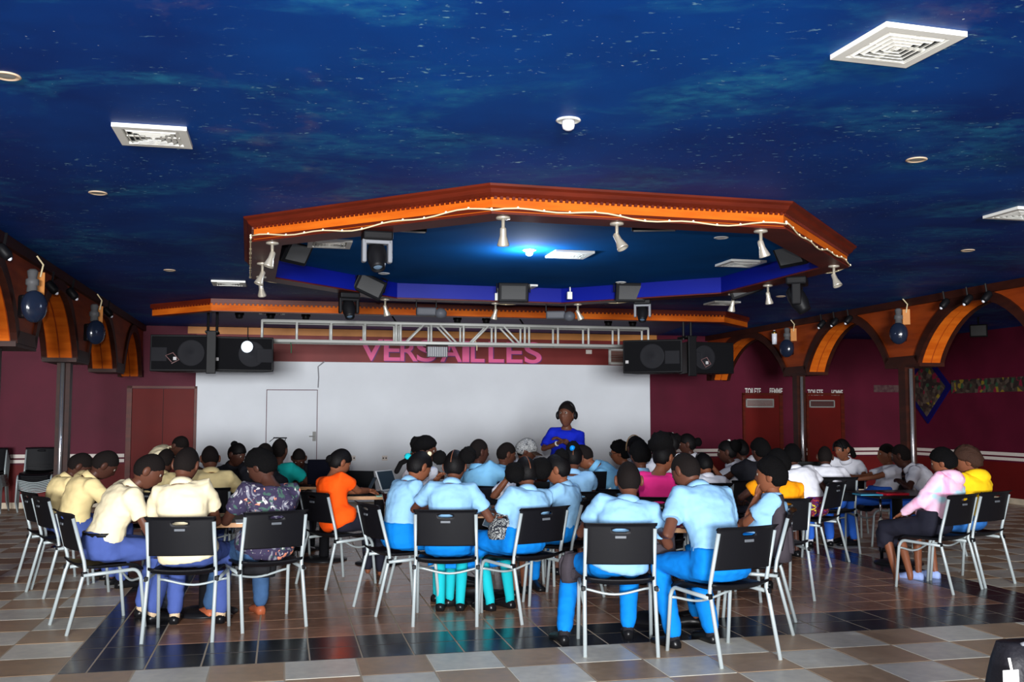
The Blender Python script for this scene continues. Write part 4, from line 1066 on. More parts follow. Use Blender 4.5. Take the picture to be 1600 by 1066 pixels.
def head_pt(d, grow=0.0):
    x, y, z = d
    p = Vector((.0715*x, .094*y, .119*z))
    t = max(0.0, min(1.0, (-z-.1)/.9))
    p.x *= 1-.32*t
    if y < 0: p.y *= 1-.32*t; p.y -= .006*max(0, 1-abs(z-.25)*2)
    else: p.y *= 1-.06*t
    if y > .2:
        g = lambda cx, cz, sx, sz: math.exp(-(((x-cx)/sx)**2+((z-cz)/sz)**2))
        p.y += .021*g(0, -.2, .15, .14) + .009*g(0, .02, .11, .2) + .005*g(0, .26, .5, .1) - .009*(g(.36, .1, .16, .1)+g(-.36, .1, .16, .1)) + .009*g(0, -.46, .24, .07) + .008*g(0, -.6, .24, .06) + .007*g(0, -.86, .25, .14)
    if grow: p += Vector((x, y, z))*grow
    return p
def uv_dirs(n, m):
    ds = [Vector((0, 0, 1))]
    for i in range(1, m):
        a = PI*i/m
        for j in range(n):
            b = 2*PI*j/n+PI/n; ds.append(Vector((math.sin(a)*math.cos(b), math.sin(a)*math.sin(b), math.cos(a))))
    ds.append(Vector((0, 0, -1)))
    fs = [(0, 1+j, 1+(j+1) % n) for j in range(n)]
    for i in range(m-2):
        a = 1+i*n; b = a+n; fs += [(a+j, b+j, b+(j+1) % n, a+(j+1) % n) for j in range(n)]
    a = 1+(m-2)*n; fs += [(len(ds)-1, a+(j+1) % n, a+j) for j in range(n)]
    return ds, fs
HD = uv_dirs(36, 28); HC = uv_dirs(32, 26)
HEADV = [head_pt(d) for d in HD[0]]
def sstep(a, b, x):
    t = max(0.0, min(1.0, (x-a)/(b-a))); return t*t*(3-2*t)
def hair_cap(thick, low=-.46, front=.46, wob=0.0, seed=0):
    vs = []
    for d in HC[0]:
        y = d.y; hl = (.02+(front-.02)*max(0, y)**1.2) if y > 0 else (.02+(low-.02)*min(1, -y*2.2))
        k = sstep(hl-.05, hl+.16, d.z)
        w = 1+wob*noise.noise(d*6+Vector((seed, 0, seed)))
        vs.append(head_pt(d, -.005+(thick+.005)*k*w))
    return vs, HC[1]
def add_hand(mb, w, f, n, side, curl=.5, s=1.0):
    f = f.normalized(); n = (n-f*n.dot(f)).normalized(); t = f.cross(n)*side      # t points to the thumb side
    rings = []
    for a, hw, th in ((-.02, .026, .02), (.01, .032, .017), (.05, .041, .015), (.085, .04, .012)):
        rings.append([w+f*a*s+(t*math.cos(2*PI*j/10)*hw+n*math.sin(2*PI*j/10)*th)*s for j in range(10)])
    mb.loft(rings)
    for k, (o, ln) in enumerate(((.03, .068), (.011, .078), (-.009, .073), (-.028, .058))):
        p = w+f*(.078*s)+t*(o*s); d = f.copy(); pts = [p]
        for q, fr in enumerate((.45, .32, .23)):
            ang = curl*(.45+.25*q+.06*k); d = (d*math.cos(ang)+n*math.sin(ang)).normalized(); p = p+d*(ln*fr*s*1.05); pts.append(p)
        mb.tube(pts, [.0098*s, .0092*s, .0084*s, .0062*s], 7)
    p = w+f*(.025*s)+t*(.03*s); d = (f*.65+t*.7+n*.25).normalized(); pts = [p-d*.015*s]
    for q, fr in enumerate((.034, .03, .024)):
        pts.append(pts[-1]+d*(fr*s)); d = (d+f*.25+n*.2*curl).normalized()
    mb.tube(pts, [.0125*s, .0115*s, .0105*s, .007*s], 7)
def add_shoe(mb, heel, fd, L=.26, w=.048, h=.075, sole=True):
    fd = Vector((fd.x, fd.y, 0)).normalized(); r = Vector((fd.y, -fd.x, 0)); rings = []
    for a, ww, hh in ((-.03, .55, .72), (0, .82, 1.0), (.06, .84, 1.06), (.11, .86, .9), (.17, 1.05, .66), (.21, .98, .55), (.235, .6, .45)):
        a *= L/.26; ring = []
        for j in range(12):
            an = 2*PI*j/12; cx, sz = math.cos(an), math.sin(an)
            z = (hh*h)*(.5+.5*sz) if sz > -.3 else 0.0
            ring.append(Vector((heel.x, heel.y, 0))+fd*a+r*(cx*w*ww*(1.0 if sz < .3 else .86))+Vector((0, 0, max(0.0, z))))
        rings.append(ring)
    mb.loft(rings)
REM = []
def remesh_later(o, vox, it=6, amp=0.0, extra=None, fac=.5): REM.append((o, vox, it, amp, extra, fac))
def ellring(c, r, f, a, b, n=16, e=2.3):
    out = []
    for j in range(n):
        t = 2*PI*j/n; cx, sy = math.cos(t), math.sin(t)
        k = (abs(cx)**e+abs(sy)**e)**(-1/e); out.append(c+r*(cx*k*a)+f*(sy*k*b))
    return out
def limb_ik(S, T, l1, l2, pole):
    d = T-S; L = min(d.length, (l1+l2)*.995); u = d.normalized(); T = S+u*L
    a = (l1*l1-l2*l2+L*L)/(2*L); h = math.sqrt(max(0, l1*l1-a*a))
    p = pole-u*pole.dot(u); p.normalize()
    return S+u*a+p*h, T
CHK = []
def person(label, pos, face, head, skin=0, s=.95, hyaw=None, hpitch=10, hroll=0, hair='short', top=BLUE, bottom='trousers', bmat=UBLUE, larm='table', rarm='table', sleeve=.62,
           collar=True, shoe=BLK, sock=None, sockh=.2, legs=None, hz=None, stand=False, belt=False, build=1.0, extras=(), vox=None, neckline=1.0, hips_back=-.02, curl=.5, hem=0.0, group=None, hsc=1.0):
    D = pos[1]
    fa = R(face); fwd = Vector((math.sin(fa), math.cos(fa), 0))
    root = thing('person', label, 'person', (pos[0], pos[1], 0), -fa, group)
    root.location = (pos[0]-fwd.x*hips_back, pos[1]-fwd.y*hips_back, 0)
    inv = (Matrix.Translation(root.location) @ Matrix.Rotation(-fa, 4, 'Z')).inverted()
    H = inv @ at_y(*head) if len(head) == 3 and head[0] > 20 else Vector(head)
    hz = hz or (.58 if not stand else .93*s)
    vox = vox or (.0125 if D < 9 else .016 if D < 10.8 else .02)
    hy = -R((hyaw if hyaw is not None else face)-face)
    MH = Matrix.Translation(H) @ Matrix.Rotation(hy, 4, 'Z') @ Matrix.Rotation(-R(hpitch), 4, 'X') @ Matrix.Rotation(R(hroll), 4, 'Y')
    uh = MH.to_3x3() @ Vector((0, 0, 1)); fh = MH.to_3x3() @ Vector((0, 1, 0))
    hs = 1.12*hsc*(s/.95)**.5
    MHs = MH @ Matrix.Scale(hs, 4)
    P = Vector((0, 0, hz))
    mix = (uh*.6+(H-P).normalized()*.7).normalized()
    C7 = H - mix*.145*s/.95 - fh*.045
    L = (C7-P).length; CHK.append((label[:40], round(L/(.53*s), 2)))
    line = (C7-P).normalized(); bk = (Vector((0, -1, 0))-line*Vector((0, -1, 0)).dot(line)).normalized()
    ctl = (P+C7)/2 + bk*(.075 if not stand else .02 if hz > .9 else .12)
    def spine(t): return P*(1-t)**2+ctl*2*t*(1-t)+C7*t*t
    def tang(t): return ((ctl-P)*(1-t)+(C7-ctl)*t).normalized()
    def frame(t):
        tg = tang(max(0, min(1, t))); r = (Vector((1, 0, 0))-tg*tg.x).normalized(); f = r.cross(tg)*-1
        if f.y < 0 and abs(tg.z) > .3: f = -f
        if tg.z < .3 and f.z > 0: f = -f
        return tg, r, f
    w = s*build/.95
    prof = [(-.14, .10, .08), (-.08, .15, .115), (0, .165, .125), (.14, .162, .12), (.32, .145, .105), (.5, .152, .108), (.68, .168, .114), (.8, .172, .108), (.88, .162, .097), (.94, .132, .082), (1.0, .082, .068), (1.06, .058, .058)]
    if stand and hz > .9: prof = prof[:7]+[(.78, .17, .112), (.86, .15, .1), (.92, .115, .085), (1.0, .075, .068), (1.06, .058, .058)]
    def torso(mb, infl, t0=-.2, t1=1.1, hemw=0.0):
        rings = []
        for t, a, b in prof:
            if t < t0 or t > t1: continue
            tg, r, f = frame(t); tc = max(0, min(1, t)); c = spine(tc)+tg*(t-tc)*L
            k = infl + (hemw if t < .2 else 0)
            rings.append(ellring(c, r, f, a*w+k, b*w+k, 18, 2.35))
        mb.loft(rings)
    tg, r8, f8 = frame(.88)
    sh = {}
    for sd in (-1, 1): sh[sd] = spine(.885 if not stand else .81)+r8*(sd*.168*w)
    l1, l2 = .285*s/.95*.95, .25*s/.95*.95
    arms = {}
    for sd, spec in ((-1, larm), (1, rarm)):
        pole = Vector((sd*.55, -.35, -.8)); nrm = Vector((0, 0, -1)); cu = curl
        if spec == 'table': T = Vector((sd*.14, .36, .80)); pole = Vector((sd*.9, -.1, -.5))
        elif spec == 'lap': T = Vector((sd*.1, .26, .66)); nrm = Vector((0, 0, -1))
        elif spec == 'hang': T = sh[sd]+Vector((sd*.06, .04, -.5)); nrm = Vector((-sd, 0, 0)); pole = Vector((sd*.2, -1, 0))
        elif spec == 'chin': T = H - uh*.13 + fh*.10 + Vector((sd*.02, 0, -.03)); nrm = -fh+uh*.5; pole = Vector((sd*.8, .3, -1)); cu = 1.4
        elif spec == 'cheek': T = H - uh*.10 + (MH.to_3x3() @ Vector((sd*.08, 0, 0))) + fh*.0; nrm = MH.to_3x3() @ Vector((-sd, 0, .3)); pole = Vector((sd*.7, .5, -1)); cu = .7
        elif len(spec) == 4: T = inv @ at_y(*spec[1:])
        else: T = Vector(spec)
        if stand and hz > .9: pole = Vector((sd*1.0, -.25, -.6)); nrm = Vector((-sd, .2, 0))
        E_, T = limb_ik(sh[sd], T, l1, l2, pole); arms[sd] = (E_, T, nrm, cu)
    if stand:
        lg = {sd: (Vector((sd*.09*s, .01, hz)), Vector((sd*.1, .04, .5*s)), Vector((sd*.11, .0, .08))) for sd in (-1, 1)}
    else:
        ky = .43*s/.95
        if not legs or not isinstance(legs[0], tuple):
            kx, fx, fy = legs or (.12, .12, .40)
            lg = {sd: (Vector((sd*.088*s, .03, hz-.01)), Vector((sd*kx, ky, .545)), Vector((sd*fx, fy, .085))) for sd in (-1, 1)}
        else:
            lg = {sd: (Vector((sd*.088*s, .03, hz-.02)), Vector(legs[0 if sd < 0 else 1][0:3]), Vector(legs[0 if sd < 0 else 1][3:6])) for sd in (-1, 1)}
    # body: one continuous skin
    mb = MB(); torso(mb, -.014)
    for sd in (-1, 1):
        E_, T, nrm, cu = arms[sd]
        mb.tube([spine(.86), sh[sd], sh[sd].lerp(E_, .5), E_, E_.lerp(T, .45), T, T+(T-E_).normalized()*.02], [.045*s, .045*s, .042*s, .039*s, .037*s, .027*s, .025*s], 12, round_ends=True)
        h_, k_, f_ = lg[sd]
        mb.tube([h_, h_.lerp(k_, .5), k_, k_.lerp(f_, .35), f_, f_-Vector((0, 0, .03))], [.072*s, .066*s, .052*s, .05*s, .034*s, .034*s], 12, round_ends=True)
    mb.tube([C7-mix*.06, C7, H-uh*.075*hs-fh*.012, H-uh*.03], [.062*s, .057*s, .053*s, .05*s], 14)
    body = mb.build('body', SK[skin], root, True)
    ex = MB(); ex.add(HEADV, HD[1], MHs)
    for sd in (-1, 1):
        ex.ball((0, 0, 0), (.012, .026, .034), 10, 8, MHs @ Matrix.Translation((sd*.077, -.01, .0)) @ Matrix.Rotation(sd*.35, 4, 'Z'))
        E_, T, nrm, cu = arms[sd]; add_hand(ex, T, T-E_, nrm, sd, cu, s)
    remesh_later(body, vox, 4, 0, ex)
    for sd in (-1, 1):
        e = MB(); e.ball((0, 0, 0), .0125, 10, 8, MHs @ Matrix.Translation((sd*.027, .0755, .012))); eo = e.build('eye', M_eye, root, True)
        ip = MB(); ip.ball((0, 0, 0), (.0065, .004, .0065), 8, 6, MHs @ Matrix.Translation((sd*.027, .0868, .012))); ip.build('iris', M_iris, eo, True)
    # hair
    if hair:
        hm = M_hair
        if hair == 'short': vs, fs = hair_cap(.006, -.5); hm = M_hairb
        elif hair == 'crop': vs, fs = hair_cap(.0035, -.55); hm = M_hairb
        elif hair == 'thick': vs, fs = hair_cap(.022, -.5, .5, .2, pos[0])
        elif hair == 'brownthick': vs, fs = hair_cap(.032, -.5, .5, .35, pos[0]); hm = M_hairbr
        elif hair == 'afro': vs, fs = hair_cap(.06, -.5, .5, .3, pos[0])
        elif hair == 'slick': vs, fs = hair_cap(.012, -.55, .42); hm = M_hairs
        elif hair == 'locs': vs, fs = hair_cap(.026, -.5, .55, .6, pos[0])
        hb = MB(); hb.add(vs, fs, MHs); ho = hb.build('hair', hm, root, True)
        for e_ in extras:
            if e_[0] == 'puff':
                q = MB(); q.ball((0, 0, 0), e_[2], 18, 12, MHs @ Matrix.Translation(e_[1]), wob=.16, seed=pos[1]); q.build('hair_puff', M_hair, ho, True)
            elif e_[0] == 'tie':
                q = MB(); q.ball((0, 0, 0), e_[2], 10, 6, MHs @ Matrix.Translation(e_[1]), wob=.3); q.build('hair_tie', e_[3], ho, True)
            elif e_[0] == 'part':
                pts = [MHs @ (head_pt(Vector((e_[1], math.cos(a)*(1 if 1 else 0), math.sin(a))).normalized(), .0125)) for a in [PI*(.35+.09*k) for k in range(8)]]
                q = MB(); q.tube(pts, .0035, 6); q.build('hair_parting', SK[2], ho, True)
            elif e_[0] == 'tail':
                pts = [MHs @ Vector(p) for p in e_[1]]; q = MB(); q.tube(pts, e_[2], 10, round_ends=True); q.build('hair_tail', M_hair, ho, True)
            elif e_[0] == 'band':
                rg = []
                for a in range(25):
                    an = PI*(-.02+1.04*a/24); d = Vector((math.cos(an), e_[1], math.sin(an))).normalized()
                    c_ = head_pt(d, .02); rg.append([MHs @ (c_+Vector((0, .014*math.cos(b), 0))+d*(.005*math.sin(b))) for b in (0, PI/2, PI, 3*PI/2)])
                q = MB(); q.loft(rg); q.build('hair_band', e_[2], ho, True)
    for e_ in extras:
        if e_[0] == 'cap':
            vs, fs = hair_cap(.024, -.3, .2); q = MB(); q.add(vs, fs, MHs); co = q.build('cap', e_[1], root, True)
            def brim(a, b):
                an = (a-.5)*2.2; rr = .085+.075*b; return (math.sin(an)*rr*.95, math.cos(an)*rr*1.08, .028-.02*b-.02*abs(a-.5)**2*4), (0, 0, 1)
            q = MB(); q.sheet(brim, 10, 4, .005); q.v = [tuple(MHs @ Vector(p)) for p in q.v]; q.build('brim', e_[2], co, True)
        elif e_[0] == 'glasses':
            q = MB()
            for sd in (-1, 1):
                c_ = Vector((sd*.033, .1, .01))+Vector(e_[2] if len(e_) > 2 else (0, 0, 0))
                q.tube([MHs @ (c_+Vector((math.cos(a)*.026, 0, math.sin(a)*.02))) for a in [2*PI*k/12 for k in range(13)]], .0035, 6)
                q.tube([MHs @ (c_+Vector((sd*.026, 0, 0))), MHs @ (c_+Vector((sd*.048, -.1, 0)))], .003, 6)
            q.tube([MHs @ (Vector((-.008, .102, .012))+Vector(e_[2] if len(e_) > 2 else (0, 0, 0))), MHs @ (Vector((.008, .102, .012))+Vector(e_[2] if len(e_) > 2 else (0, 0, 0)))], .003, 6)
            q.build('glasses', e_[1], root)
        elif e_[0] == 'shades':
            q = MB()
            for sd in (-1, 1): q.rbox((sd*.036, .0, .128), (.055, .05, .012), .005, M=MHs); q.tube([MHs @ Vector((sd*.06, 0, .128)), MHs @ Vector((sd*.08, -.06, .09))], .004, 6)
            q.build('sunglasses', M_black, root)
        elif e_[0] == 'headphones':
            q = MB(); q.tube([MHs @ Vector((math.cos(a)*.088, -.01, .01+math.sin(a)*.124)) for a in [PI*k/14 for k in range(15)]], .009, 8, sx=1.6)
            for sd in (-1, 1): q.ball((0, 0, 0), (.02, .036, .042), 12, 8, MHs @ Matrix.Translation((sd*.092, -.01, .0)))
            q.build('headphones', M_black, root, True)
        elif e_[0] == 'hood':
            tg_, r_, f_ = frame(.95); c_ = spine(.95)-f_*.07*w; q = MB(); rg = []
            for k in range(11):
                a = PI*(-.15+1.3*k/10); ctr = C7+r_*(math.cos(a)*.105*w)-f_*(math.sin(a)*.105*w-.02)-tg_*.01
                rd = .03+.03*math.sin(PI*k/10); rg.append(ellring(ctr, (ctr-C7).normalized(), tg_, rd, rd*1.15, 10, 2))
            q.loft(rg); remesh_later(q.build('hood', top, root, True), vox, 4, .004)
        elif e_[0] == 'wrist':
            E_, T, nrm, cu = arms[e_[1]]; ax = (T-E_).normalized(); q = MB()
            Mw = Matrix.Translation(T-ax*.03) @ ax.to_track_quat('Z', 'Y').to_matrix().to_4x4()
            q.lathe([(.031, -.009), (.034, -.009), (.034, .009), (.031, .009)], 16, Mw); q.build('wrist_band', e_[2], root, True)
        elif e_[0] == 'print':
            pass
    # clothes
    sb = MB(); tucked = hem == 0
    if tucked: torso(sb, .012, .1, .99*neckline+.001, -.0)
    else: torso(sb, .012, -.1-hem, .99*neckline+.001, .03)
    for sd in (-1, 1):
        E_, T, nrm, cu = arms[sd]; S = sh[sd]
        if sleeve <= 1: e = S.lerp(E_, sleeve); sb.tube([spine(.85), S, S.lerp(E_, sleeve*.5), e], [.074*w, .075*w, .066*w, .067*w], 14, round_ends=False)
        else: e = E_.lerp(T, sleeve-1); sb.tube([spine(.82), S, S.lerp(E_, .5), E_, E_.lerp(T, .5), e], [.07*w, .069*w, .06*w, .056*w, .049*w, .042*w], 14, round_ends=True)
    so = sb.build('shirt', top, root, True); remesh_later(so, vox, 5, .0095)
    if collar:
        rg = []; ax = (H-uh*.07-C7); ax = (ax.normalized()+mix).normalized(); r_ = (Vector((1, 0, 0))-ax*ax.x).normalized(); f_ = ax.cross(r_)
        c0 = C7-ax*.012+Vector((0, .012, 0))
        for h_, k in ((-.02, .088), (.012, .083), (.034, .073), (.036, .066), (.0, .064), (-.02, .07)):
            rg.append(ellring(c0+ax*h_*w, r_, f_, k*w, k*.95*w, 20, 2))
        cb = MB(); cb.loft(rg, cap=False, closed=True); cb.build('collar', top, root, True)
    if bottom:
        pb = MB(); tg0, r0, f0 = frame(0.0); zoff = Vector((0, 0, 0))
        hipc = Vector((0, .0, hz-.01))
        if stand:
            pb.loft([ellring(hipc+Vector((0, 0, z)), Vector((1, 0, 0)), Vector((0, 1, 0)), a*w, b*w) for z, a, b in ((.12, .155, .12), (.05, .172, .13), (-.05, .175, .13), (-.12, .16, .11))])
        else:
            pb.loft([ellring(hipc+Vector((0, y, z)), Vector((1, 0, 0)), Vector((0, 1, .0)), a*w, b*w) for y, z, a, b in ((.0, .135, .168, .132), (-.005, .06, .18, .146), (0, -.02, .192, .155), (.02, -.07, .18, .14), (.03, -.085, .14, .1))])
        for sd in (-1, 1):
            h_, k_, f_ = lg[sd]
            if bottom in ('trousers', 'jeans'):
                e_ = f_+(k_-f_)*.06
                pb.tube([h_-Vector((0, .05, 0)), h_.lerp(k_, .5), k_+Vector((0, -.01, 0)), k_.lerp(f_, .35), e_], [.094*w, .086*w, .071*w, .066*w, .055*w], 14, round_ends=True)
            elif bottom == 'shorts':
                pb.tube([h_-Vector((0, .05, 0)), h_.lerp(k_, .5), h_.lerp(k_, .95)], [.096*w, .09*w, .084*w], 14, round_ends=True)
            else:
                pb.tube([h_-Vector((0, .05, 0)), h_.lerp(k_, .5), k_+Vector((0, .01, .01)), k_.lerp(f_, .22)+Vector((0, .02, 0))], [.1*w, .096*w, .088*w, .08*w], 14, round_ends=True)
        if bottom == 'skirt' and not stand:
            k_ = (lg[-1][1]+lg[1][1])/2; wk = (lg[1][1]-lg[-1][1]).length/2
            rg = [ellring(Vector((0, y, z)), Vector((1, 0, 0)), Vector((0, .2, 1)).normalized() if y < k_.y else Vector((0, .9, .4)).normalized(), a, b, 18, 3) for y, z, a, b in
                  ((-.05, hz-.02, .16*w, .08), (.12, hz-.02, .17*w, .085), (k_.y*.7, .545, .1+wk, .07), (k_.y, .535, .085+wk, .062), (k_.y+.045, .45, .09+wk, .05), (k_.y+.03, .33, .1+wk, .045))]
            pb.loft(rg)
        remesh_later(pb.build('skirt' if bottom == 'skirt' else bottom, bmat, root, True), vox, 5, .006)
    if belt:
        q = MB(); tg_, r_, f_ = frame(.1); c_ = Vector((0, .0, hz+.105)); rg = []
        for h_, k in ((-.014, -.006), (-.014, .004), (.014, .004), (.014, -.006)): rg.append(ellring(c_+Vector((0, 0, h_)), Vector((1, 0, 0)), Vector((0, 1, 0)), .17*w+k, .134*w+k, 22))
        q.loft(rg, cap=False, closed=True); q.build('belt', M_black, root, True)
    for sd in (-1, 1):
        h_, k_, f_ = lg[sd]
        if sock:
            q = MB(); top_ = f_.lerp(k_, sockh); q.tube([f_-Vector((0, 0, .045)), f_, f_.lerp(top_, .5), top_], [.039*s, .04*s, .05*s, .053*s if sockh > .4 else .045*s], 12); q.build('sock', sock, root, True)
        if shoe:
            fd = Vector((k_.x-h_.x, k_.y-h_.y, 0)) if not stand else Vector((sd*.25, 1, 0))
            fd = Vector((fd.x*.5, max(.2, fd.y), 0)); q = MB(); add_shoe(q, Vector((f_.x, f_.y-.02, 0)), fd); q.build('shoe', shoe, root, True)
    root['_'] = 0; del root['_']
    return root, dict(H=H, C7=C7, arms=arms, spine=spine, frame=frame, MHs=MHs, lg=lg, L=L, w=w)
def hipof(k): return CH[k][:2]
# ------------------------------------------------------------------ the cast (head = photo x, photo y, distance)
def P(key, label, head, **kw):
    x, y, f = CH[key][:3] if isinstance(key, str) else key
    if 'face' in kw: f = kw.pop('face')
    return person(label, (x, y), f, head, **kw)
# left table, cream shirts
P('C1', 'person in a cream shirt and blue trousers, seen square from behind at the front left', (291, 728, 7.48), s=1.0, hyaw=6, hpitch=22, hroll=3, rarm=(.04, .38, .79), larm=(-.16, .38, .79), top=CREAM, bmat=NAVY, hem=.03, sock=SAND, sockh=.22, legs=(.17, .17, .38), skin=0)
P('C3', 'person in a cream shirt seen in profile, leaning right over the front left table', (232, 737, 7.72), s=1.0, hyaw=72, hpitch=28, top=CREAM, bmat=NAVY, belt=True, rarm=(.16, .42, .79), larm=(-.1, .4, .79), legs=(.13, .13, .34), sock=SAND, skin=0)
P('C4', 'person in a pale yellow shirt bent forward, far left beside the boy in profile', (163, 727, 9.1), s=1.0, hyaw=56, hpitch=35, hroll=10, top=CREAM2, bmat=NAVY, skin=1)
P('C5', 'person in a pale yellow shirt at the far left end, before the chrome pole', (124, 729, 9.6), s=.95, hyaw=60, hpitch=35, hroll=6, top=CREAM2, bmat=NAVY, skin=1)
P('C23', 'person in a pale yellow shirt seen behind the front left boy', (259, 722, 10.35), s=.95, hyaw=8, hpitch=20, top=CREAM2, bmat=NAVY, skin=1)
P('C24', 'person in a pale yellow shirt with a broad back, left of the floral shirt', (328, 718, 10.15), s=1.0, build=1.08, hyaw=-25, hpitch=25, top=CREAM2, bmat=NAVY, skin=0)
P((-4.5, 12.5, 78), 'person in a cream shirt bent low before the dark red door', (281, 698, 12.35), s=1.0, hyaw=120, hpitch=40, top=CREAM, bmat=NAVY, skin=1, stand=True, hz=.86, build=1.12, larm=(-.2, .75, .78), rarm=(.1, .75, .78))
P((-3.3, 11.75, 115), 'person in a black top with a small hair bun before the white wall, left', (370, 711, 11.6), s=.92, hyaw=115, hpitch=20, hair='slick', top=BLACK, bmat=DARKT, skin=1, extras=[('puff', (-.0, -.07, .09), .038)])
P('C2', 'person in a floral shirt and jeans with orange-brown shoes, front left', (408, 731, 7.75), s=1.02, build=1.05, hyaw=-72, hpitch=26, hair='thick', top=FLORAL, collar=False, bottom='jeans', bmat=DENIM, shoe=mat('orange_brown_leather', (160, 84, 54), .4), larm=(-.22, .36, .76), rarm=(.08, .42, .78), legs=((-.2, .4, .5, -.3, .42, .085), (.1, .43, .5, .08, .36, .085)), hem=.06, skin=1)
P((-2.66, 10.45, 15), 'person in black with a yellow collar stripe, half hidden behind the floral shirt', (413, 713, 10.5), s=.95, hyaw=15, hpitch=15, top=BLACK, bmat=DARKT, skin=1, extras=[('hood2',)])
TL, ti = P('C26', 'person in a teal T-shirt with pale lettering and sunglasses pushed up on the head', (437, 705, 11.25), s=1.0, build=1.02, hyaw=14, hpitch=2, hair='crop', top=TEAL, collar=False, bmat=DARKT, skin=1, extras=[('shades',)])
P((-2.62, 12.6, 170), 'person with head bent down at the rear between the teal T-shirt and the monitor', (467, 717, 12.35), s=.93, hyaw=170, hpitch=38, top=BLACK, bmat=DARKT, skin=1)
OG, oi = P('C6', 'person in an orange top and black trousers, hair in a low bun, holding a phone', (531, 724, 9.62), s=.93, hyaw=52, hpitch=24, hair='slick', top=ORANGE, collar=False, bmat=DARKT, sleeve=.55, larm=('w', 572, 768, 9.95), rarm=('w', 576, 766, 9.86), shoe=None, skin=2, legs=(.1, .1, .42), neckline=.97, extras=[('puff', (0, -.105, -.005), .035), ('tie', (0, -.088, .0), .022, SAND)], hem=.05)
# middle table, light blue
P('C7', 'person in light blue shirt and blue skirt with a turquoise hair tie, leaning right', (655, 731, 8.42), s=.93, hyaw=48, hpitch=26, hair='slick', top=BLUE, bottom='skirt', sock=TURQ, sockh=.72, rarm=(.1, .36, .82), larm=(-.05, .34, 1.0), skin=2, extras=[('tail', [(-.05, -.085, .03), (-.075, -.12, -.02), (-.08, -.125, -.09)], .022), ('tie', (-.05, -.1, .045), .028, TURQ), ('tie', (.03, .02, .125), .02, CREAM)])
P('C29', 'person in a white blouse with a dark puff of hair, behind the turquoise hair tie', (664, 706, 9.45), s=.95, hyaw=95, hpitch=5, hair='thick', top=WHITE, bmat=UBLUE, bottom='skirt', skin=0, larm=(-.2, .32, .8), rarm='cheek', extras=[('puff', (-.02, -.075, .06), .062), ('tie', (-.0, -.1, -.02), .025, TURQ)])
P('C8', 'person in a light blue shirt with two small hair puffs, square from behind', (711, 731, 8.0), s=.93, hyaw=10, hpitch=20, hair='slick', top=BLUE, bottom='skirt', sock=TURQ, sockh=.74, skin=0, legs=(.1, .08, .34), rarm=(.3, .3, .77), extras=[('puff', (-.11, -.045, .06), .052), ('puff', (.1, -.06, .075), .062), ('part', -.1)])
P('C18', 'person in a sky blue shirt with cropped hair sitting upright before the white wall', (748, 707, 10.45), s=1.0, hyaw=55, hpitch=0, hair='crop', top=BLUE2, bmat=UBLUE, skin=1)
P((-.02, 11.1, 60), 'person in a sky blue shirt and white vest beside the checked cap', (791, 711, 11.1), s=.97, hyaw=65, hpitch=12, top=BLUE2, bmat=UBLUE, skin=0)
P((.18, 11.75, 80), 'person in a grey checked cap behind the big hair puffs', (822, 706, 11.6), s=.97, hyaw=85, hpitch=15, top=WHITE, bmat=UBLUE, skin=0, hair='crop', extras=[('cap', CHECK, mat('cap_brim_brown', (70, 52, 40), .7))])
chair(-.02, 11.1, 60, BK+'under the sky blue shirt beside the checked cap')
G9, gi = P('C9', 'person in a light blue shirt with two big dark hair puffs and a centre parting', (822, 741, 8.12), s=.95, build=1.02, hyaw=-18, hpitch=20, hair='slick', top=BLUE, bottom='skirt', sock=TURQ, sockh=.72, skin=0, larm=('w', 766, 803, 8.22), rarm=(.12, .36, .79), legs=(.12, .1, .3), extras=[('puff', (-.1, -.045, .0), .075), ('puff', (.105, -.04, .03), .08), ('part', .0)])
P('C16', 'person in a light blue shirt in profile facing left with a green hair clip', (871, 735, 8.72), s=.93, hyaw=-72, hpitch=14, hair='slick', top=BLUE, bottom='skirt', skin=2, extras=[('puff', (.03, -.05, .1), .06), ('tie', (.045, -.02, .12), .022, mat('green_clip', (20, 150, 130), .3))])
P('C17', 'person in a light blue shirt with a bright blue hair clip, seen from behind', (896, 717, 9.6), s=.93, hyaw=10, hpitch=15, hair='slick', top=BLUE, bottom='skirt', skin=0, extras=[('puff', (.0, -.05, .085), .06), ('tie', (.0, -.105, .07), .024, mat('blue_clip', (10, 130, 210), .3)), ('part', .1)])
P((1.28, 10.95, -75), 'person in a sky blue shirt leaning left, below the speaker in royal blue', (912, 714, 10.85), s=.97, hyaw=-62, hpitch=32, top=BLUE2, bmat=UBLUE, skin=2)
chair(1.28, 10.95, -75, BK+'under the sky blue shirt below the standing speaker')
P((-.02, 9.62, 165), 'person in white across the middle table, mostly a bent arm with gold watch', (822, 740, 9.38), s=.93, hyaw=150, hpitch=15, hair='crop', top=WHITE, bmat=UBLUE, skin=2, rarm=('w', 796, 745, 9.2), larm=(-.1, .3, .8), extras=[('wrist', 1, mat('gold_watch', (200, 160, 70), .3, .9))])
chair(-.02, 9.62, 165, BK+'under the white shirt across the middle table')
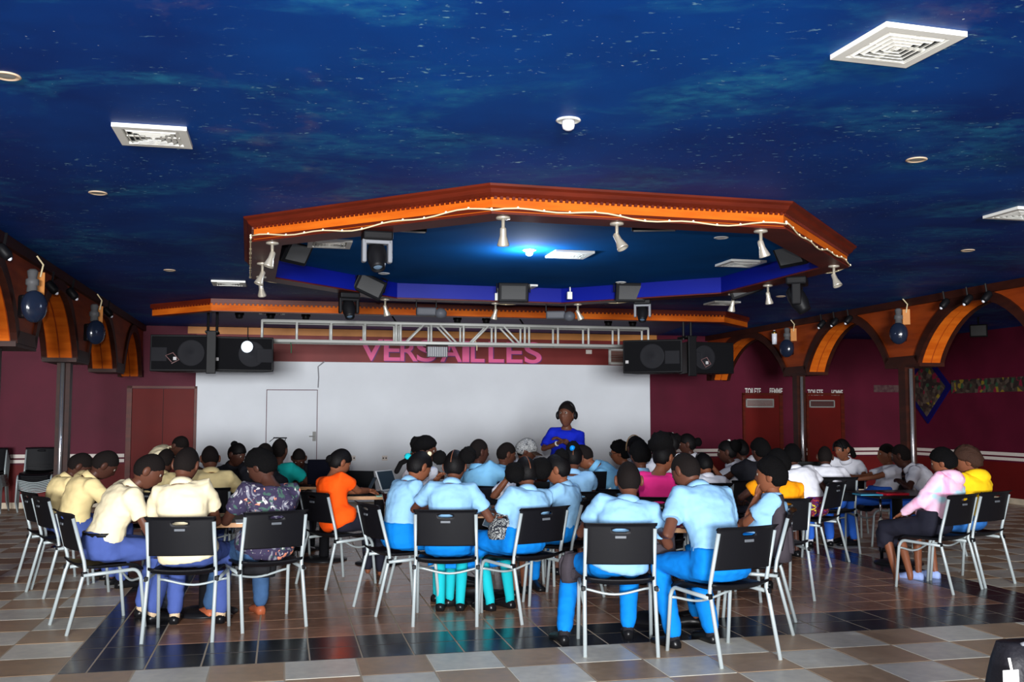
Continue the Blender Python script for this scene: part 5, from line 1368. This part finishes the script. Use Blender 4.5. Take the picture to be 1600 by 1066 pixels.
# front right table
P('C10', 'person with a shaved head in a light blue shirt, front centre', (982, 752, 7.05), s=1.0, build=1.02, hyaw=-2, hpitch=14, hair='crop', top=BLUE, bmat=UBLUE, hem=.03, skin=0, sock=GREYS, sockh=.3, legs=((-.3, .36, .5, -.36, .1, .085), (.13, .42, .5, .1, .28, .085)), rarm=(.28, .34, .76), larm=(-.2, .4, .78))
P('C11', 'person in a light blue shirt leaning left over the table, nearest on the right', (1072, 738, 7.05), s=1.04, build=1.04, hyaw=-38, hpitch=30, hroll=4, hair='crop', top=BLUE, bmat=UBLUE, skin=0, sock=GREYS, sockh=.3, larm=(-.22, .36, .78), rarm=(.12, .42, .79), legs=(.16, .16, .3))
P('C12', 'person in a light blue shirt with hand on chin facing left', (1204, 745, 7.62), s=.97, hyaw=-62, hpitch=-2, hair='thick', top=BLUE, bmat=UBLUE, skin=2, larm='chin', rarm=(-.0, .3, .66))
P('C13', 'person in an orange shirt half hidden behind the boy with his hand on his chin', (1216, 727, 9.0), s=.9, hyaw=-25, hpitch=10, hair='thick', top=AMBER, collar=False, bmat=UBLUE, bottom='skirt', skin=1)
P('C27', 'person in a hot pink top with a big puff of hair', (1038, 716, 8.95), s=.95, hyaw=50, hpitch=18, hair='slick', top=PINK, collar=False, bmat=DENIM, bottom='jeans', skin=2, extras=[('puff', (-.02, -.05, .105), .1)])
P((1.15, 9.85, 20), 'person in a light blue shirt left of the hot pink top, ear showing', (1000, 713, 9.7), s=.95, hyaw=-15, hpitch=8, hair='thick', top=BLUE, bmat=UBLUE, skin=0)
P((1.5, 11.8, -70), 'person with glasses and a white shirt facing left, behind the shaved head', (969, 709, 11.75), s=.95, hyaw=-70, hpitch=8, hair='locs', top=WHITE, bmat=UBLUE, skin=2, extras=[('glasses', M_black)])
P((1.52, 10.4, -20), 'person with a brown hair band behind the shaved head', (993, 703, 10.4), s=.95, hyaw=-20, hpitch=8, hair='slick', top=WHITE, bmat=UBLUE, skin=1, extras=[('band', .1, mat('brown_band', (112, 88, 62), .7)), ('puff', (0, -.06, .04), .07)])
P((1.92, 11.75, 25), 'person with a white hair clip before the maroon wall, behind the pink top', (1047, 695, 11.6), s=.95, hyaw=-40, hpitch=8, hair='slick', top=WHITE, bmat=UBLUE, skin=1, extras=[('puff', (.03, -.06, .05), .06), ('tie', (.05, .0, .11), .018, M_vwhite)])
P((2.3, 13.0, -70), 'person with a dark hair bun before the maroon wall, above the leaning boy', (1074, 695, 12.9), s=.95, hyaw=-75, hpitch=5, hair='slick', top=WHITE, bmat=UBLUE, skin=1, extras=[('puff', (0, -.12, .02), .05)])
P('C28', 'person with head bowed on one hand behind the leaning boy', (1100, 728, 10.8), s=.93, hyaw=-20, hpitch=30, hair='slick', top=WHITE, bmat=UBLUE, bottom='skirt', skin=2, rarm=(.2, .3, 1.0), extras=[('band', -.1, M_black)])
P((2.7, 12.2, -60), 'person in a white shirt facing left before the left toilet door', (1136, 707, 12.1), s=.95, hyaw=-70, hpitch=5, hair='slick', top=WHITE, bmat=UBLUE, bottom='skirt', skin=1, extras=[('puff', (-.02, -.1, .06), .07), ('tie', (.03, -.03, .12), .018, M_vwhite)])
chair(2.7, 12.2, -60, BK+'under the white shirt before the left toilet door')
P((3.05, 12.9, -45), 'person in a white shirt mostly hidden behind the one before the left toilet door', (1157, 704, 12.8), s=.95, hyaw=-40, hpitch=5, hair='slick', top=WHITE, bmat=UBLUE, skin=1)
P((2.58, 11.2, -10), 'person in a black top between the left toilet door and the orange shirt', (1188, 706, 11.1), s=.98, build=1.05, hyaw=-25, hpitch=10, hair='thick', top=BLACK, bmat=DARKT, skin=1, larm=(-.25, .3, .78))
P('C14', 'person in a white shirt and patterned skirt, back turned, before the far chrome pole', (1238, 715, 11.05), s=.95, hyaw=10, hpitch=15, face=-25, hair='thick', top=WHITE, bottom='skirt', bmat=WAX, skin=1, rarm=(.3, .25, .8))
P('C15', 'person in white shirt and blue trousers square from behind, right of the patterned skirt', (1289, 715, 12.0), s=.97, hyaw=14, hpitch=15, hair='crop', top=WHITE, bmat=LBLUE, belt=True, skin=1, sock=WHITE, sockh=.3)
P((4.4, 13.3, -150), 'person in a white blouse facing the camera side before the right toilet door', (1316, 703, 13.1), s=.95, hyaw=-118, hpitch=8, hair='slick', top=WHITE, bmat=LBLUE, bottom='skirt', skin=2, extras=[('tail', [(0, -.09, .02), (-.02, -.13, -.02), (-.03, -.14, -.09)], .035), ('band', .7, M_black)])
P('C21', 'person in a white shirt in profile facing left, right rear, blue trousers', (1386, 711, 12.4), s=.97, hyaw=-85, hpitch=0, hair='short', top=WHITE, bmat=LBLUE, skin=2, larm=(-.1, .42, .78), rarm=(.1, .42, .78), shoe=BLK)
P('C22', 'person in a white shirt with back half turned by the near chrome pole', (1408, 713, 11.75), s=.97, hyaw=-45, hpitch=10, hair='short', top=WHITE, bmat=LBLUE, skin=1)
P('C19', 'person in a pastel pink and blue hooded top, right side', (1474, 724, 9.35), s=.93, hyaw=-50, hpitch=14, hair='thick', top=PASTEL, collar=False, bottom='skirt', bmat=DARKT, sleeve=1.9, larm='lap', rarm='lap', skin=2, shoe=None, legs=((-.14, .42, .5, -.16, .3, .085), (.08, .43, .5, .0, .26, .085)), extras=[('hood',)])
P('C20', 'person in a yellow hooded top and blue shorts, right side', (1512, 722, 9.65), s=.95, hyaw=-62, hpitch=12, hair='brownthick', top=YELLOW, collar=False, bottom='shorts', bmat=cloth('blue_shorts', (44, 104, 176)), sleeve=1.9, larm='lap', rarm='lap', skin=2, shoe=cloth('pale_blue_shoe', (150, 170, 222)), legs=((-.2, .42, .545, -.3, .34, .085), (-.02, .43, .545, -.1, .3, .085)), extras=[('hood',)])
# the speaker
P((.66, 13.0, 188), 'person standing before the white wall in a royal blue T-shirt with headphones, hands clasped', (885, 649, 12.95), s=1.0, build=1.04, hsc=1.16, hyaw=205, hpitch=-8, hair='short', top=ROYAL, collar=False, bottom='jeans', bmat=DENIM, skin=0, stand=True, larm=(-.02, .25, 1.25), rarm=(.03, .25, 1.22), sleeve=.8, curl=1.2, extras=[('headphones',), ('wrist', 1, M_vwhite)])
for k in ((-3.3, 11.75, 115, 'under the person in black with a small bun'), (-2.62, 12.6, 170, 'under the person with head bent down at the rear'), (.18, 11.75, 80, 'under the person in the checked cap'), (1.15, 9.85, 20, 'left of the hot pink top'),
          (1.5, 11.8, -70, 'under the person with glasses'), (1.92, 11.75, 25, 'under the person with a white hair clip'), (2.3, 13.0, -70, 'under the person with a dark hair bun by the maroon wall'), (2.58, 11.2, -10, 'under the person in the black top on the right'), (3.05, 12.9, -45, 'behind the one before the left toilet door'), (4.4, 13.3, -150, 'under the white blouse facing the camera side')):
    chair(k[0], k[1], k[2], BK+k[3])
# phone, scarf, held things
T_ = at_y(581, 757, 9.92)
t = thing('phone', 'black phone held up in the hands of the girl in orange', 'phone', T_, -R(50)); t.rotation_euler = (-.5, 0, -R(60))
MB().rbox((0, 0, 0), (.075, .01, .15), .004).build('case', M_lap, t); MB().box((0, -.0055, 0), (.066, .002, .138)).build('screen', M_scr, t)
p = at_y(783, 822, 7.95)
t = thing('patterned_bag', 'black and white patterned soft bag on the lap of the girl with big puffs', 'bag', p-Vector((0, 0, .1)), .4)
bag_mesh(.21, .13, .16, 21, SCARF, t); MB().tube([(-.06, -.02, .13), (-.05, -.04, .19), (.03, -.04, .19), (.05, -.02, .13)], .012, 8).build('handle', SCARF, t, True)
p = at_y(763, 812, 7.95); t = thing('phone', 'small grey phone hanging in the hand of the girl with big puffs', 'phone', p, .4); t.rotation_euler = (.2, .35, .3)
MB().rbox((0, 0, 0), (.06, .01, .12), .004).build('case', M_plate, t); MB().box((0, -.0055, 0), (.052, .002, .108)).build('screen', M_scr, t)
p = at_y(945, 768, 9.75); t = thing('pen', 'white pen in the writing hand at the centre table', 'pen', p, .3); t.rotation_euler = (.5, 1.0, .3); MB().tube([(0, 0, -.07), (0, 0, .07)], .006, 8).build('barrel', M_paper, t); MB().lathe([(.006, -.07), (.001, -.085)], 8).build('tip', M_black, t)
# lettering on the back of the teal shirt
fr = ti['frame'](.72); cpt = ti['spine'](.72) - fr[2]*(.114*ti['w']+.03)
o = text_mesh('Jekiss', 'shirt_lettering', mat('pale_print', (196, 224, 200), .7), .1, TL, .002, .001)
o.location = cpt; o.rotation_euler = (PI/2-.12, 0, 0)
# ================================================================== FINISH
# lettering to meshes (fitted to width), soft bodies and clothes to meshes, all in one evaluation
bpy.context.view_layer.update()
for o, vox, it, amp, ex, fac in REM:
    m = o.modifiers.new('r', 'REMESH'); m.mode = 'VOXEL'; m.voxel_size = vox; m.use_smooth_shade = True
    m = o.modifiers.new('s', 'SMOOTH'); m.factor = fac; m.iterations = it
dg = bpy.context.evaluated_depsgraph_get(); dg.update()
new = []
for o, vox, it, amp, ex, fac in REM: new.append(bpy.data.meshes.new_from_object(o.evaluated_get(dg)))
fnew = [(o, bpy.data.meshes.new_from_object(o.evaluated_get(dg))) for o in FONTS]
for (o, vox, it, amp, ex, fac), me in zip(REM, new):
    o.modifiers.clear(); mats = [m for m in o.data.materials]; old = o.data
    n = len(me.vertices)
    co = np.empty(n*3, 'f'); me.vertices.foreach_get('co', co); co = co.reshape(-1, 3)
    if amp and n:
        no = np.empty(n*3, 'f'); me.vertices.foreach_get('normal', no); no = no.reshape(-1, 3)
        sd = (hash(o.name) % 97)
        dv = np.array([noise.noise((c[0]*9+sd, c[1]*9, c[2]*17)) + .5*noise.noise((c[0]*24+sd, c[1]*20, c[2]*34)) for c in co.tolist()], 'f')
        co += no*(dv*amp)[:, None]; me.vertices.foreach_set('co', co.reshape(-1)); me.update()
    if ex is not None:
        bm = bmesh.new(); bm.from_mesh(me)
        tmp = bpy.data.meshes.new('t'); tmp.from_pydata(ex.v, [], ex.f); tmp.update(); b2 = bmesh.new(); b2.from_mesh(tmp); bmesh.ops.recalc_face_normals(b2, faces=b2.faces); b2.to_mesh(tmp); b2.free()
        bm.from_mesh(tmp); bm.to_mesh(me); bm.free(); bpy.data.meshes.remove(tmp)
    me.polygons.foreach_set('use_smooth', [True]*len(me.polygons))
    me.materials.clear()
    for m in mats: me.materials.append(m)
    o.data = me; me.name = o.name; bpy.data.meshes.remove(old)
for o, me in fnew:
    w = max(v.co.x for v in me.vertices)-min(v.co.x for v in me.vertices)
    k = o.get('fitw', w)/w
    for v in me.vertices: v.co.x *= k
    q = bpy.data.objects.new('tmp', me); C.objects.link(q)
    q.parent = o.parent; q.matrix_parent_inverse = o.matrix_parent_inverse.copy(); q.location = o.location; q.rotation_euler = o.rotation_euler
    for key in ('label', 'category'):
        if key in o.keys(): q[key] = o[key]
    nm = o.name; bpy.data.objects.remove(o); q.name = nm
